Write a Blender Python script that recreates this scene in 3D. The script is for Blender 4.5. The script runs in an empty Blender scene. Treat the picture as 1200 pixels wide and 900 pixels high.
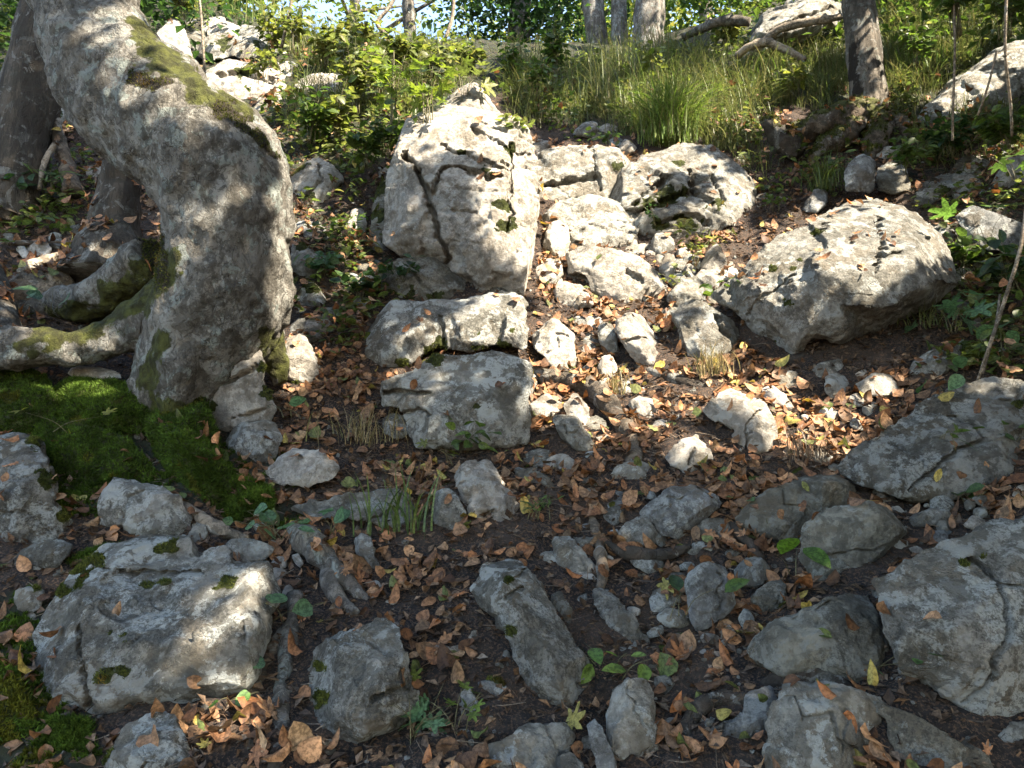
import bpy, bmesh, math, random
import numpy as np
from mathutils import Vector, geometry
random.seed(7); np.random.seed(7)
RNG = np.random.default_rng(11)
S = bpy.context.scene
C = S.collection

# ------------------------------------------------------------------ camera
PITCH = math.radians(8.0)
FPX = 900.0                                   # focal length in pixels of a 1200 x 900 frame
CAM = np.array([0.0, 0.0, 1.55])
FWD = np.array([0.0, math.cos(PITCH), math.sin(PITCH)])
UP = np.array([0.0, -math.sin(PITCH), math.cos(PITCH)])
RIGHT = np.array([1.0, 0.0, 0.0])
cd = bpy.data.cameras.new('camera'); cam = bpy.data.objects.new('camera', cd); C.objects.link(cam)
cam.location = CAM; cam.rotation_euler = (math.pi / 2 + PITCH, 0, 0)
cd.sensor_width = 36; cd.lens = 36 * FPX / 1200; cd.clip_start = 0.02; cd.clip_end = 2000
S.camera = cam

# ------------------------------------------------------------------ light
SUN = np.array([0.56, -0.42, 0.73]); SUN /= np.linalg.norm(SUN)      # towards the sun
EL = math.asin(SUN[2]); AZ = math.atan2(SUN[0], SUN[1])
w = bpy.data.worlds.new('World'); S.world = w; w.use_nodes = True
nt = w.node_tree; bg = nt.nodes['Background']
sky = nt.nodes.new('ShaderNodeTexSky'); sky.sky_type = 'NISHITA'; sky.sun_disc = False
sky.sun_elevation = EL; sky.sun_rotation = AZ
sky.air_density = 1.0; sky.dust_density = 0.6
nt.links.new(sky.outputs[0], bg.inputs[0]); bg.inputs[1].default_value = 0.14
ld = bpy.data.lights.new('sun', 'SUN'); ld.energy = 5.0; ld.angle = math.radians(0.53); ld.color = (1, 0.93, 0.82)
sun = bpy.data.objects.new('sun', ld); C.objects.link(sun)
sun.rotation_euler = Vector(SUN).to_track_quat('Z', 'Y').to_euler(); sun.location = (6, -3, 12)
S.view_settings.view_transform = 'Standard'; S.view_settings.look = 'None'
S.view_settings.gamma = 1.0; S.view_settings.use_curve_mapping = False
S.view_settings.exposure = 2.62
S.view_settings.use_white_balance = True; S.view_settings.white_balance_temperature = 7100
S.cycles.use_denoising = True
S.cycles.max_bounces = 6; S.cycles.diffuse_bounces = 4; S.cycles.transmission_bounces = 4

# ------------------------------------------------------------------ helpers
def pt(px, py, D):
    return CAM + D * (FWD + (px - 600) / FPX * RIGHT + (450 - py) / FPX * UP)
def proj(P):
    P = np.atleast_2d(P) - CAM
    d = P @ FWD
    ds = np.where(np.abs(d) < 1e-6, 1e-6, d)
    return 600 + FPX * (P @ RIGHT) / ds, 450 - FPX * (P @ UP) / ds, d

def _hash(ix, iy, iz, seed):
    h = (ix.astype(np.int64) * 374761393 + iy.astype(np.int64) * 668265263 + iz.astype(np.int64) * 2147483647 + seed * 974634701)
    h = (h ^ (h >> 13)) * 1274126177
    h = h & 0x7fffffff
    h = (h ^ (h >> 16)) * 2246822519 & 0x7fffffff
    return ((h ^ (h >> 15)) & 0xffffff) / float(0xffffff)
def vnoise(P, scale, seed=0):
    """value noise in -1..1"""
    Q = P / scale + 1000.3
    I = np.floor(Q); F = Q - I; F = F * F * F * (F * (F * 6 - 15) + 10)
    r = 0
    for dx in (0, 1):
        for dy in (0, 1):
            for dz in (0, 1):
                wt = (F[:, 0] if dx else 1 - F[:, 0]) * (F[:, 1] if dy else 1 - F[:, 1]) * (F[:, 2] if dz else 1 - F[:, 2])
                r = r + wt * _hash(I[:, 0] + dx, I[:, 1] + dy, I[:, 2] + dz, seed)
    return r * 2 - 1
def fbm(P, scale, octs=4, seed=0, gain=0.5):
    r = 0; a = 1.0
    for k in range(octs):
        r = r + a * vnoise(P, scale / 2 ** k, seed + k * 17); a *= gain
    return r

def tag(o, label=None, cat=None, group=None, kind=None):
    if label: o['label'] = label
    if cat: o['category'] = cat
    if group: o['group'] = group
    if kind: o['kind'] = kind
    return o
def empty(name, loc, label, cat, group=None):
    o = bpy.data.objects.new(name, None); C.objects.link(o); o.location = loc
    o.empty_display_size = 0.1
    return tag(o, label, cat, group)
def link(name, me, mat=None, parent=None, origin=None):
    """link mesh data (in world coordinates) as one object; its origin is moved to ORIGIN"""
    o = bpy.data.objects.new(name, me); C.objects.link(o)
    if origin is None and parent is not None: origin = np.array(parent.location)
    if origin is not None:
        n = len(me.vertices); co = np.empty(n * 3, np.float32); me.vertices.foreach_get('co', co)
        co = (co.reshape(-1, 3) - np.array(origin, np.float32)).astype(np.float32)
        me.vertices.foreach_set('co', co.ravel()); me.update()
        if parent is None: o.location = origin
    if parent is not None: o.parent = parent
    if mat and not me.materials: me.materials.append(mat)
    return o
def mesh_from(V, faces, col=None, attrs=None, smooth=True):
    """V (n,3); faces: list of int arrays (m,k)"""
    me = bpy.data.meshes.new('mesh')
    V = np.asarray(V, np.float32)
    lo = []; tot = []
    for f in faces:
        f = np.asarray(f, np.int32)
        if len(f) == 0: continue
        lo.append(f.ravel()); tot.append(np.full(len(f), f.shape[1], np.int32))
    loops = np.concatenate(lo); tot = np.concatenate(tot)
    me.vertices.add(len(V)); me.vertices.foreach_set('co', V.ravel())
    me.loops.add(len(loops)); me.loops.foreach_set('vertex_index', loops)
    me.polygons.add(len(tot))
    st = np.zeros(len(tot), np.int32); st[1:] = np.cumsum(tot)[:-1]
    me.polygons.foreach_set('loop_start', st); me.polygons.foreach_set('loop_total', tot)
    me.update(calc_edges=True); me.validate()
    me.polygons.foreach_set('use_smooth', np.full(len(me.polygons), smooth))
    if col is not None:
        a = me.color_attributes.new('col', 'FLOAT_COLOR', 'POINT')
        c4 = np.ones((len(V), 4), np.float32); c4[:, :3] = col
        a.data.foreach_set('color', c4.ravel())
    for k, v in (attrs or {}).items():
        a = me.attributes.new(k, 'FLOAT', 'POINT'); a.data.foreach_set('value', np.asarray(v, np.float32))
    return me
def inpoly(px, py, poly):
    px = np.asarray(px, float); py = np.asarray(py, float); r = np.zeros(px.shape, bool)
    n = len(poly)
    for i in range(n):
        x1, y1 = poly[i]; x2, y2 = poly[(i + 1) % n]
        c = ((y1 > py) != (y2 > py))
        with np.errstate(divide='ignore', invalid='ignore'):
            xi = (x2 - x1) * (py - y1) / (y2 - y1 + 1e-12) + x1
        r ^= c & (px < xi)
    return r
def segdist(px, py, line):
    d = np.full(px.shape, 1e9)
    for (x1, y1), (x2, y2) in zip(line[:-1], line[1:]):
        vx, vy = x2 - x1, y2 - y1; L = vx * vx + vy * vy + 1e-9
        t = np.clip(((px - x1) * vx + (py - y1) * vy) / L, 0, 1)
        d = np.minimum(d, np.hypot(px - x1 - t * vx, py - y1 - t * vy))
    return d
def smoothstep(a, b, x):
    t = np.clip((x - a) / (b - a), 0, 1); return t * t * (3 - 2 * t)

# ------------------------------------------------------------------ materials
def node_mat(name):
    m = bpy.data.materials.new(name); m.use_nodes = True
    t = m.node_tree; b = t.nodes['Principled BSDF']
    return m, t, b
class NB:
    """short-hand for wiring nodes"""
    def __init__(s, t): s.t = t; s.N = t.nodes; s.L = t.links
    def n(s, typ, ins=None, **kw):
        x = s.N.new('ShaderNode' + typ)
        for k, v in kw.items(): setattr(x, k, v)
        for k, v in (ins or {}).items(): s.set(x.inputs[k], v)
        return x
    def set(s, sock, v):
        if isinstance(v, bpy.types.NodeSocket): s.L.new(v, sock)
        else: sock.default_value = v
    def noise(s, vec, scale, detail=6, rough=0.6, dist=0.0):
        return s.n('TexNoise', {'Vector': vec, 'Scale': scale, 'Detail': detail, 'Roughness': rough, 'Distortion': dist}).outputs['Fac']
    def ramp(s, fac, a, b):
        return s.n('MapRange', {'Value': fac, 'From Min': a, 'From Max': b}, interpolation_type='SMOOTHSTEP').outputs[0]
    def mix(s, f, a, b):
        x = s.n('Mix', data_type='RGBA')
        s.set(x.inputs[0], f)
        for i, v in ((6, a), (7, b)):
            s.set(x.inputs[i], v if isinstance(v, bpy.types.NodeSocket) else (*v, 1))
        return x.outputs[2]
    def math(s, op, a, b=0.0):
        x = s.n('Math', operation=op); s.set(x.inputs[0], a); s.set(x.inputs[1], b); return x.outputs[0]
    def coords(s):
        tc = s.n('TexCoord'); oi = s.n('ObjectInfo')
        sh = s.math('MULTIPLY', oi.outputs['Random'], 57.0)
        v = s.n('VectorMath', operation='ADD'); s.L.new(tc.outputs['Object'], v.inputs[0]); s.L.new(sh, v.inputs[1])
        return v.outputs[0], oi.outputs['Random']
    def attr(s, name): return s.n('Attribute', attribute_name=name).outputs['Fac']
    def bump(s, h, strength, dist, normal=None):
        x = s.n('Bump', {'Height': h, 'Strength': strength, 'Distance': dist})
        if normal: s.L.new(normal, x.inputs['Normal'])
        return x.outputs[0]

def rock_material(name, c1, c2, lichen=0.5, dark=0.5, crust=(0.42, 0.435, 0.41)):
    m, t, b = node_mat(name); k = NB(t); v, rnd = k.coords()
    big = k.noise(v, 3.2, 8, 0.68, 0.2)
    base = k.mix(k.ramp(big, 0.42, 0.58), c1, c2)
    base = k.n('HueSaturation', {'Value': k.math('ADD', 0.76, k.math('MULTIPLY', k.ramp(k.noise(v, 22.0, 8, 0.72), 0.42, 0.58), 0.52)), 'Color': base}).outputs[0]
    stain = k.ramp(k.noise(v, 6.0, 8, 0.72, 0.3), 0.50, 0.57)
    base = k.mix(k.math('MULTIPLY', stain, 0.6), base, (0.165, 0.135, 0.095))
    # crusts of pale lichen with ragged borders, in groups
    ln = k.noise(v, 11.0, 10, 0.70, 0.25); grp = k.ramp(k.noise(v, 2.6, 4, 0.6), 0.35, 0.6)
    lf = k.math('MULTIPLY', k.math('MULTIPLY', k.ramp(ln, 0.565 - 0.075 * lichen, 0.578 - 0.075 * lichen), 0.95), k.math('ADD', 0.45, k.math('MULTIPLY', grp, 0.55)))
    base = k.mix(lf, base, crust)
    # grey-black weathering in ragged patches and fine pits
    d2 = k.math('MULTIPLY', k.ramp(k.noise(v, 9.0, 10, 0.76, 0.35), 0.532 - 0.022 * dark, 0.560 - 0.02 * dark), 0.30 + 0.60 * dark)
    base = k.mix(d2, base, (0.085, 0.08, 0.066))
    dn = k.noise(v, 95.0, 6, 0.78, 0.3)
    df = k.math('MULTIPLY', k.math('MULTIPLY', k.ramp(dn, 0.505, 0.535), k.ramp(k.noise(v, 5.0, 5), 0.44, 0.56)), 0.30 + 0.5 * dark)
    base = k.mix(df, base, (0.045, 0.043, 0.036))
    base = k.n('HueSaturation', {'Value': k.math('ADD', 0.78, k.math('MULTIPLY', rnd, 0.40)), 'Color': base}).outputs[0]
    ma = k.attr('moss')
    mn = k.noise(v, 45.0, 5, 0.7)
    mf = k.ramp(k.math('ADD', ma, k.math('MULTIPLY', k.math('SUBTRACT', mn, 0.5), 1.3)), 0.42, 0.62)
    mc = k.mix(k.ramp(k.noise(v, 28.0, 4), 0.35, 0.65), (0.022, 0.026, 0.010), (0.066, 0.076, 0.022))
    base = k.mix(mf, base, mc)
    k.L.new(base, b.inputs['Base Color'])
    b.inputs['Roughness'].default_value = 0.9
    b.inputs['Specular IOR Level'].default_value = 0.2
    h = k.math('ADD', k.math('MULTIPLY', k.noise(v, 80.0, 10, 0.78), 2.4), k.math('MULTIPLY', k.noise(v, 20.0, 9, 0.70, 0.5), 2.6))
    h = k.math('ADD', h, k.math('MULTIPLY', lf, 0.15))
    h = k.math('SUBTRACT', h, k.math('MULTIPLY', d2, 0.25))
    cr = k.n('TexVoronoi', {'Scale': 4.0, 'Randomness': 1.0}, feature='DISTANCE_TO_EDGE')
    dv = k.n('VectorMath', operation='ADD'); k.L.new(v, dv.inputs[0])
    nn = k.n('TexNoise', {'Vector': v, 'Scale': 7.0, 'Detail': 6.0}); sc = k.n('VectorMath', operation='SCALE'); k.L.new(nn.outputs['Color'], sc.inputs[0]); sc.inputs['Scale'].default_value = 0.4
    k.L.new(sc.outputs[0], dv.inputs[1]); k.L.new(dv.outputs[0], cr.inputs['Vector'])
    ck = k.math('MULTIPLY', k.math('SUBTRACT', 1.0, k.ramp(cr.outputs['Distance'], 0.0, 0.02)), k.ramp(k.noise(v, 3.0, 3), 0.50, 0.56))
    h = k.math('SUBTRACT', h, k.math('MULTIPLY', ck, 0.8))
    k.L.new(k.bump(h, 0.9, 0.016), b.inputs['Normal'])
    return m

M = {}
M['rock'] = rock_material('limestone', (0.33, 0.315, 0.275), (0.24, 0.23, 0.198), 0.45, 0.35)
M['lichen_rock'] = rock_material('lichen_limestone', (0.29, 0.28, 0.25), (0.19, 0.182, 0.155), 0.85, 0.6)
M['pale_sunlit_rock'] = rock_material('pale_sunlit_limestone', (0.50, 0.46, 0.40), (0.39, 0.355, 0.305), 0.25, 0.0, (0.45, 0.44, 0.40))  # pale stone, its colour brightened further for the rocks in sun
M['dark_rock'] = rock_material('weathered_limestone', (0.25, 0.235, 0.19), (0.175, 0.16, 0.128), 0.4, 0.45, (0.30, 0.305, 0.275))
M['blue_rock'] = rock_material('blue_grey_limestone', (0.27, 0.275, 0.27), (0.20, 0.205, 0.20), 0.35, 0.25)

def soil_material():
    m, t, b = node_mat('forest_soil'); k = NB(t); v, _ = k.coords()
    a = k.mix(k.ramp(k.noise(v, 30, 8, 0.7), 0.43, 0.57), (0.012, 0.008, 0.006), (0.042, 0.027, 0.018))
    a = k.mix(k.ramp(k.noise(v, 3.0, 5, 0.6), 0.48, 0.60), a, (0.060, 0.040, 0.027))
    a = k.mix(k.ramp(k.noise(v, 120, 4, 0.7), 0.53, 0.57), a, (0.15, 0.085, 0.05))
    g = k.attr('green')
    gf = k.ramp(k.math('ADD', g, k.math('MULTIPLY', k.math('SUBTRACT', k.noise(v, 14, 8, 0.75), 0.5), 3.0)), 0.45, 0.66)
    a = k.mix(gf, a, k.mix(k.ramp(k.noise(v, 25, 5), 0.4, 0.6), (0.018, 0.022, 0.008), (0.045, 0.052, 0.018)))
    k.L.new(a, b.inputs['Base Color']); b.inputs['Roughness'].default_value = 0.95
    h = k.math('ADD', k.math('MULTIPLY', k.noise(v, 110, 8, 0.75), 1.8), k.math('MULTIPLY', k.noise(v, 28, 8, 0.7, 0.6), 2.0))
    k.L.new(k.bump(h, 1.0, 0.03), b.inputs['Normal'])
    return m
M['soil'] = soil_material()

def bark_material(name, c1, c2, lichen, stretch=(1, 1, 0.35), bumpd=0.010, scale=1.0):
    m, t, b = node_mat(name); k = NB(t); v, rnd = k.coords()
    mp = k.n('Mapping'); k.L.new(v, mp.inputs['Vector']); mp.inputs['Scale'].default_value = stretch; w_ = mp.outputs[0]
    a = k.mix(k.ramp(k.noise(w_, 9 * scale, 7, 0.7, 0.5), 0.42, 0.58), c1, c2)
    ln = k.noise(v, 7.0, 9, 0.68, 0.7); lf = k.ramp(ln, 0.572 - 0.08 * lichen, 0.588 - 0.08 * lichen)
    a = k.mix(k.math('MULTIPLY', lf, 0.6), a, (0.30, 0.295, 0.265))
    lf2 = k.ramp(k.noise(v, 11.0, 6, 0.62, 0.4), 0.60 - 0.07 * lichen, 0.615 - 0.07 * lichen)
    a = k.mix(k.math('MULTIPLY', lf2, 0.75 * min(1, lichen * 2)), a, (0.24, 0.27, 0.245))
    df = k.ramp(k.math('ADD', k.noise(w_, 42, 6, 0.75, 0.6), k.math('MULTIPLY', k.noise(v, 4.0, 4), 0.5)), 0.765, 0.81)
    a = k.mix(k.math('MULTIPLY', df, 0.6), a, (0.04, 0.035, 0.028))
    a = k.mix(k.math('MULTIPLY', k.ramp(k.noise(v, 8.5, 10, 0.76, 1.2), 0.530, 0.548), 0.62), a, (0.055, 0.05, 0.04))
    ma = k.attr('moss')
    mf = k.ramp(k.math('ADD', ma, k.math('MULTIPLY', k.math('SUBTRACT', k.noise(v, 18, 9, 0.75), 0.5), 2.4)), 0.42, 0.75)
    a = k.mix(mf, a, k.mix(k.ramp(k.noise(v, 22, 4), 0.35, 0.65), (0.030, 0.030, 0.010), (0.075, 0.080, 0.020)))
    da = k.attr('dark')
    a = k.mix(k.ramp(k.math('ADD', da, k.math('MULTIPLY', k.math('SUBTRACT', k.noise(v, 16, 9, 0.78), 0.5), 2.6)), 0.46, 0.80), a, (0.030, 0.024, 0.018))
    k.L.new(a, b.inputs['Base Color']); b.inputs['Roughness'].default_value = 0.9; b.inputs['Specular IOR Level'].default_value = 0.2
    h = k.math('ADD', k.math('MULTIPLY', k.noise(w_, 26 * scale, 8, 0.72, 0.8), 2.2), k.math('MULTIPLY', k.noise(v, 100, 6, 0.7), 1.2))
    h = k.math('ADD', h, k.math('MULTIPLY', lf, 0.12))
    fz = k.n('TexVoronoi', {'Scale': 15.0 * scale}, feature='DISTANCE_TO_EDGE'); fd = k.n('VectorMath', operation='ADD'); fs = k.n('VectorMath', operation='SCALE')
    fn = k.n('TexNoise', {'Vector': v, 'Scale': 16.0, 'Detail': 5.0}); k.L.new(fn.outputs['Color'], fs.inputs[0]); fs.inputs['Scale'].default_value = 0.10
    k.L.new(w_, fd.inputs[0]); k.L.new(fs.outputs[0], fd.inputs[1]); k.L.new(fd.outputs[0], fz.inputs['Vector'])
    fis = k.math('MULTIPLY', k.math('SUBTRACT', 1.0, k.ramp(fz.outputs['Distance'], 0.0, 0.06)), k.ramp(k.noise(v, 5.0, 4), 0.46, 0.56))
    h = k.math('SUBTRACT', h, k.math('MULTIPLY', fis, 0.9))
    k.L.new(k.bump(h, 0.9, bumpd), b.inputs['Normal'])
    return m
M['beech_bark'] = bark_material('beech_bark', (0.185, 0.172, 0.148), (0.125, 0.115, 0.098), 0.62, (1, 1, 0.55), 0.016, 1.3)
M['bark'] = bark_material('rough_bark', (0.21, 0.18, 0.145), (0.095, 0.08, 0.062), 0.3, (1, 1, 0.14), 0.022)
M['shaded_bark'] = bark_material('shaded_bark', (0.115, 0.095, 0.072), (0.048, 0.039, 0.03), 0.15, (1, 1, 0.14), 0.022)  # rough bark with the shade on left trunk and stump put into its colour
M['pale_bark'] = bark_material('smooth_bark', (0.21, 0.19, 0.16), (0.12, 0.105, 0.09), 0.45, (1, 1, 0.3))
M['root'] = bark_material('root_bark', (0.17, 0.135, 0.10), (0.085, 0.065, 0.048), 0.15, (1, 1, 1), 0.010)
M['dead_wood'] = bark_material('dead_wood', (0.33, 0.27, 0.20), (0.19, 0.15, 0.11), 0.1, (1, 1, 1), 0.006)
M['dark_root'] = bark_material('dark_root', (0.075, 0.058, 0.045), (0.035, 0.028, 0.022), 0.05, (1, 1, 1), 0.010)

def leaf_material(name, trans=0.35, rough=0.45, spec=0.4):
    """colour from the 'col' attribute (every leaf its own), light passing through"""
    m, t, b = node_mat(name); k = NB(t)
    a = k.n('Attribute', attribute_name='col').outputs['Color']
    tc = k.n('TexCoord').outputs['Object']
    n = k.noise(tc, 90, 6, 0.7)
    col = k.n('HueSaturation', {'Value': k.math('ADD', 0.58, k.math('MULTIPLY', k.ramp(n, .40, .60), 0.80)), 'Color': a}).outputs[0]
    k.L.new(col, b.inputs['Base Color']); b.inputs['Roughness'].default_value = rough
    b.inputs['Specular IOR Level'].default_value = spec
    tr = k.n('BsdfTranslucent'); k.L.new(k.n('HueSaturation', {'Value': 1.25, 'Saturation': 1.1, 'Color': col}).outputs[0], tr.inputs['Color'])
    mx = k.n('MixShader', {0: trans}); k.L.new(b.outputs[0], mx.inputs[1]); k.L.new(tr.outputs[0], mx.inputs[2])
    k.L.new(mx.outputs[0], t.nodes['Material Output'].inputs['Surface'])
    return m
M['leaf'] = leaf_material('green_leaf', 0.5)
M['canopy_leaf'] = leaf_material('canopy_leaf', 0.22)
M['dry_leaf'] = leaf_material('dry_leaf', 0.18, 0.6, 0.25)
M['grass'] = leaf_material('grass_blade', 0.35, 0.5)
M['moss'] = leaf_material('moss_tuft', 0.25, 0.8, 0.1)
M['stem'] = leaf_material('plant_stem', 0.05, 0.6)

# ------------------------------------------------------------------ ground
# what the photo shows of the slope: (column, row, distance along the view axis)
GC = []
for x, d in ((-150, 1.55), (200, 1.6), (600, 1.62), (1000, 1.55), (1350, 1.5)): GC.append((x, 960, d))
for x, d in ((-100, 1.80), (200, 1.85), (450, 1.88), (750, 1.86), (1000, 1.80), (1300, 1.70)): GC.append((x, 860, d))
for x, d in ((-100, 2.12), (150, 2.22), (400, 2.25), (640, 2.26), (850, 2.2), (1050, 2.1), (1300, 1.95)): GC.append((x, 730, d))
for x, d in ((-100, 2.55), (150, 2.62), (400, 2.68), (640, 2.72), (850, 2.65), (1050, 2.55), (1300, 2.3)): GC.append((x, 610, d))
for x, d in ((-100, 2.9), (100, 3.0), (330, 3.1), (640, 3.25), (850, 3.15), (1050, 3.0), (1300, 2.65)): GC.append((x, 520, d))
for x, d in ((-100, 3.25), (100, 3.35), (390, 3.6), (640, 3.75), (850, 3.6), (1020, 3.45), (1150, 3.4), (1320, 3.0)): GC.append((x, 440, d))
for x, d in ((-100, 3.8), (90, 3.9), (390, 4.15), (640, 4.4), (760, 4.4), (1000, 4.1), (1180, 3.95), (1330, 3.5)): GC.append((x, 350, d))
for x, d in ((-100, 4.4), (60, 4.6), (360, 4.75), (690, 5.1), (860, 5.1), (1000, 5.0), (1180, 4.55), (1330, 4.1)): GC.append((x, 260, d))
for x, d in ((-100, 5.2), (60, 5.3), (380, 5.3), (640, 5.75), (790, 5.8), (930, 5.8), (1060, 5.6), (1190, 5.2), (1340, 4.8)): GC.append((x, 185, d))
for x, d in ((-100, 6.2), (60, 6.2), (330, 6.2), (500, 6.1), (650, 6.9), (800, 6.9), (1000, 6.6), (1190, 6.0), (1350, 5.5)): GC.append((x, 120, d))
for x, d in ((-100, 7.6), (100, 7.5), (300, 7.2), (450, 7.1), (580, 7.6), (720, 8.4), (880, 8.0), (1050, 7.6), (1190, 7.0), (1350, 6.5)): GC.append((x, 62, d))
for x, d in ((-100, 9.6), (100, 9.4), (240, 9.0), (900, 10.0), (1060, 9.4), (1200, 8.7), (1350, 8.0)): GC.append((x, 2, d))
for x, d in ((360, 9.5), (500, 9.5), (640, 10.5), (760, 11.0)): GC.append((x, 58, d))
cpts = np.array([pt(*g) for g in GC])
cpts = np.vstack([cpts, [[-5, -1, -.25], [0, -1, -.25], [5, -1, -.2], [-3, .4, .12], [3, .4, .15], [0, .3, .1]]])
def tps_fit(P, lam=0.02):
    n = len(P); d = np.linalg.norm(P[:, None, :2] - P[None, :, :2], axis=2)
    K = np.where(d > 0, d * d * np.log(d + 1e-12), 0) + lam * np.eye(n)
    Q = np.hstack([np.ones((n, 1)), P[:, :2]])
    A = np.vstack([np.hstack([K, Q]), np.hstack([Q.T, np.zeros((3, 3))])])
    return np.linalg.solve(A, np.concatenate([P[:, 2], np.zeros(3)]))
TW = tps_fit(cpts)
def tps(x, y):
    r = np.full(x.shape, TW[-3]) + TW[-2] * x + TW[-1] * y
    for i in range(len(cpts)):
        d2 = (x - cpts[i, 0]) ** 2 + (y - cpts[i, 1]) ** 2
        r = r + TW[i] * 0.5 * d2 * np.log(d2 + 1e-12)
    return r
# tabulated for speed
TX = np.linspace(-7, 7, 281); TY = np.linspace(-1, 11, 241)
_gx, _gy = np.meshgrid(TX, TY); TZ = tps(_gx, _gy)
def gz(x, y):
    """height of the bare slope, metres"""
    x = np.asarray(x, float); y = np.asarray(y, float)
    xc = np.clip(x, -6.99, 6.99); yc = np.clip(y, -0.99, 10.99)
    fx = (xc + 7) / .05; fy = (yc + 1) / .05
    i = np.floor(fx).astype(int); j = np.floor(fy).astype(int); u = fx - i; v = fy - j
    z = TZ[j, i] * (1 - u) * (1 - v) + TZ[j, i + 1] * u * (1 - v) + TZ[j + 1, i] * (1 - u) * v + TZ[j + 1, i + 1] * u * v
    z = z - 0.12 * np.clip(y - 10.99, 0, 60) + 0.45 * np.clip(y + .99, -40, 0)
    return z
def ground_hit(px, py):
    """where the ray of a picture point meets the slope"""
    D = np.concatenate([np.arange(0.8, 14, 0.01), np.arange(14, 60, 0.2)])
    P = CAM + D[:, None] * (FWD + (px - 600) / FPX * RIGHT + (450 - py) / FPX * UP)
    below = P[:, 2] < gz(P[:, 0], P[:, 1])
    i = int(np.argmax(below)) if below.any() else 700
    return D[i], P[i]
def gD(px, py): return ground_hit(px, py)[0]

def axis(lo, hi, step, far):
    a = list(np.arange(lo, hi, step)); s = step; v = a[-1]; up = []
    while v < far: s *= 1.35; v += s; up.append(v)
    s = step; v = lo; dn = []
    while v > -far: s *= 1.35; v -= s; dn.append(v)
    return np.array(dn[::-1] + a + up)
ax = axis(-4.2, 4.2, 0.02, 160); ay = axis(0.9, 9.5, 0.022, 160)
X, Y = np.meshgrid(ax, ay)
Z = gz(X, Y)
P3 = np.stack([X.ravel(), Y.ravel(), np.zeros(X.size)], 1)
near = (smoothstep(-6, -4.2, X) * (1 - smoothstep(4.2, 6, X)) * (1 - smoothstep(9.5, 13, Y))).ravel()
clod = 0.045 * fbm(P3, 0.55, 3, 5) + near * (0.022 * fbm(P3, 0.16, 3, 9) + 0.016 * np.abs(fbm(P3, 0.06, 2, 21)))
Zg = Z + clod.reshape(Z.shape)
V = np.stack([X.ravel(), Y.ravel(), Zg.ravel()], 1)
ny, nx = X.shape
idx = np.arange(nx * ny).reshape(ny, nx)
quads = np.stack([idx[:-1, :-1], idx[:-1, 1:], idx[1:, 1:], idx[1:, :-1]], -1).reshape(-1, 4)
gpx, gpy, gd = proj(V); V_GROUND = V
GREEN = [([(-900, -500), (230, -500), (215, 120), (-900, 180)], .8), ([(180, -60), (180, 60), (330, 190), (450, 200), (560, 110), (600, 130), (700, 150), (860, 160), (900, 100), (990, 130), (1060, 160), (1300, 110), (1300, -60)], .75),
         ([(-100, 425), (150, 440), (300, 500), (330, 610), (200, 610), (30, 580), (-100, 520)], .7),
         ([(-100, 690), (60, 690), (60, 830), (120, 900), (-100, 1000)], .75),
         ([(330, 230), (450, 230), (440, 340), (340, 350)], .5), ([(1040, 190), (1250, 190), (1250, 330), (1120, 330)], .5)]
gr = np.full(len(V), 0.0)
_w = np.stack([V[:, 0], V[:, 1], 0 * V[:, 0]], 1)
_jx = 45 * fbm(_w, .5, 3, 90); _jy = 30 * fbm(_w, .5, 3, 91)
for poly, a in GREEN: gr[inpoly(gpx + _jx, gpy + _jy, poly) & (gd > .5)] = a
gr[(V[:, 1] > 9)] = .8
ground = link('forest_ground', mesh_from(V, [quads], attrs={'green': gr}), M['soil']); ground['kind'] = 'structure'

# ------------------------------------------------------------------ rocks
def smooth_mesh(V, E, it):
    n = len(V); deg = np.bincount(E.ravel(), minlength=n).astype(float)[:, None] + 1e-9
    for _ in range(it):
        acc = np.zeros_like(V); np.add.at(acc, E[:, 0], V[E[:, 1]]); np.add.at(acc, E[:, 1], V[E[:, 0]])
        V = V * 0.5 + 0.5 * acc / deg
    return V
def get_arrays(me):
    n = len(me.vertices); V = np.empty(n * 3); me.vertices.foreach_get('co', V); V = V.reshape(-1, 3)
    N_ = np.empty(n * 3); me.vertex_normals.foreach_get('vector', N_); N_ = N_.reshape(-1, 3)
    E = np.empty(len(me.edges) * 2, np.int32); me.edges.foreach_get('vertices', E)
    return V, N_, E.reshape(-1, 2)
def voxel(me, size):
    o = bpy.data.objects.new('tmp', me); C.objects.link(o)
    md = o.modifiers.new('r', 'REMESH'); md.mode = 'VOXEL'; md.voxel_size = size; md.use_smooth_shade = True
    bpy.context.view_layer.update()
    dg = bpy.context.evaluated_depsgraph_get()
    r = bpy.data.meshes.new_from_object(o.evaluated_get(dg))
    bpy.data.objects.remove(o); return r
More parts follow.
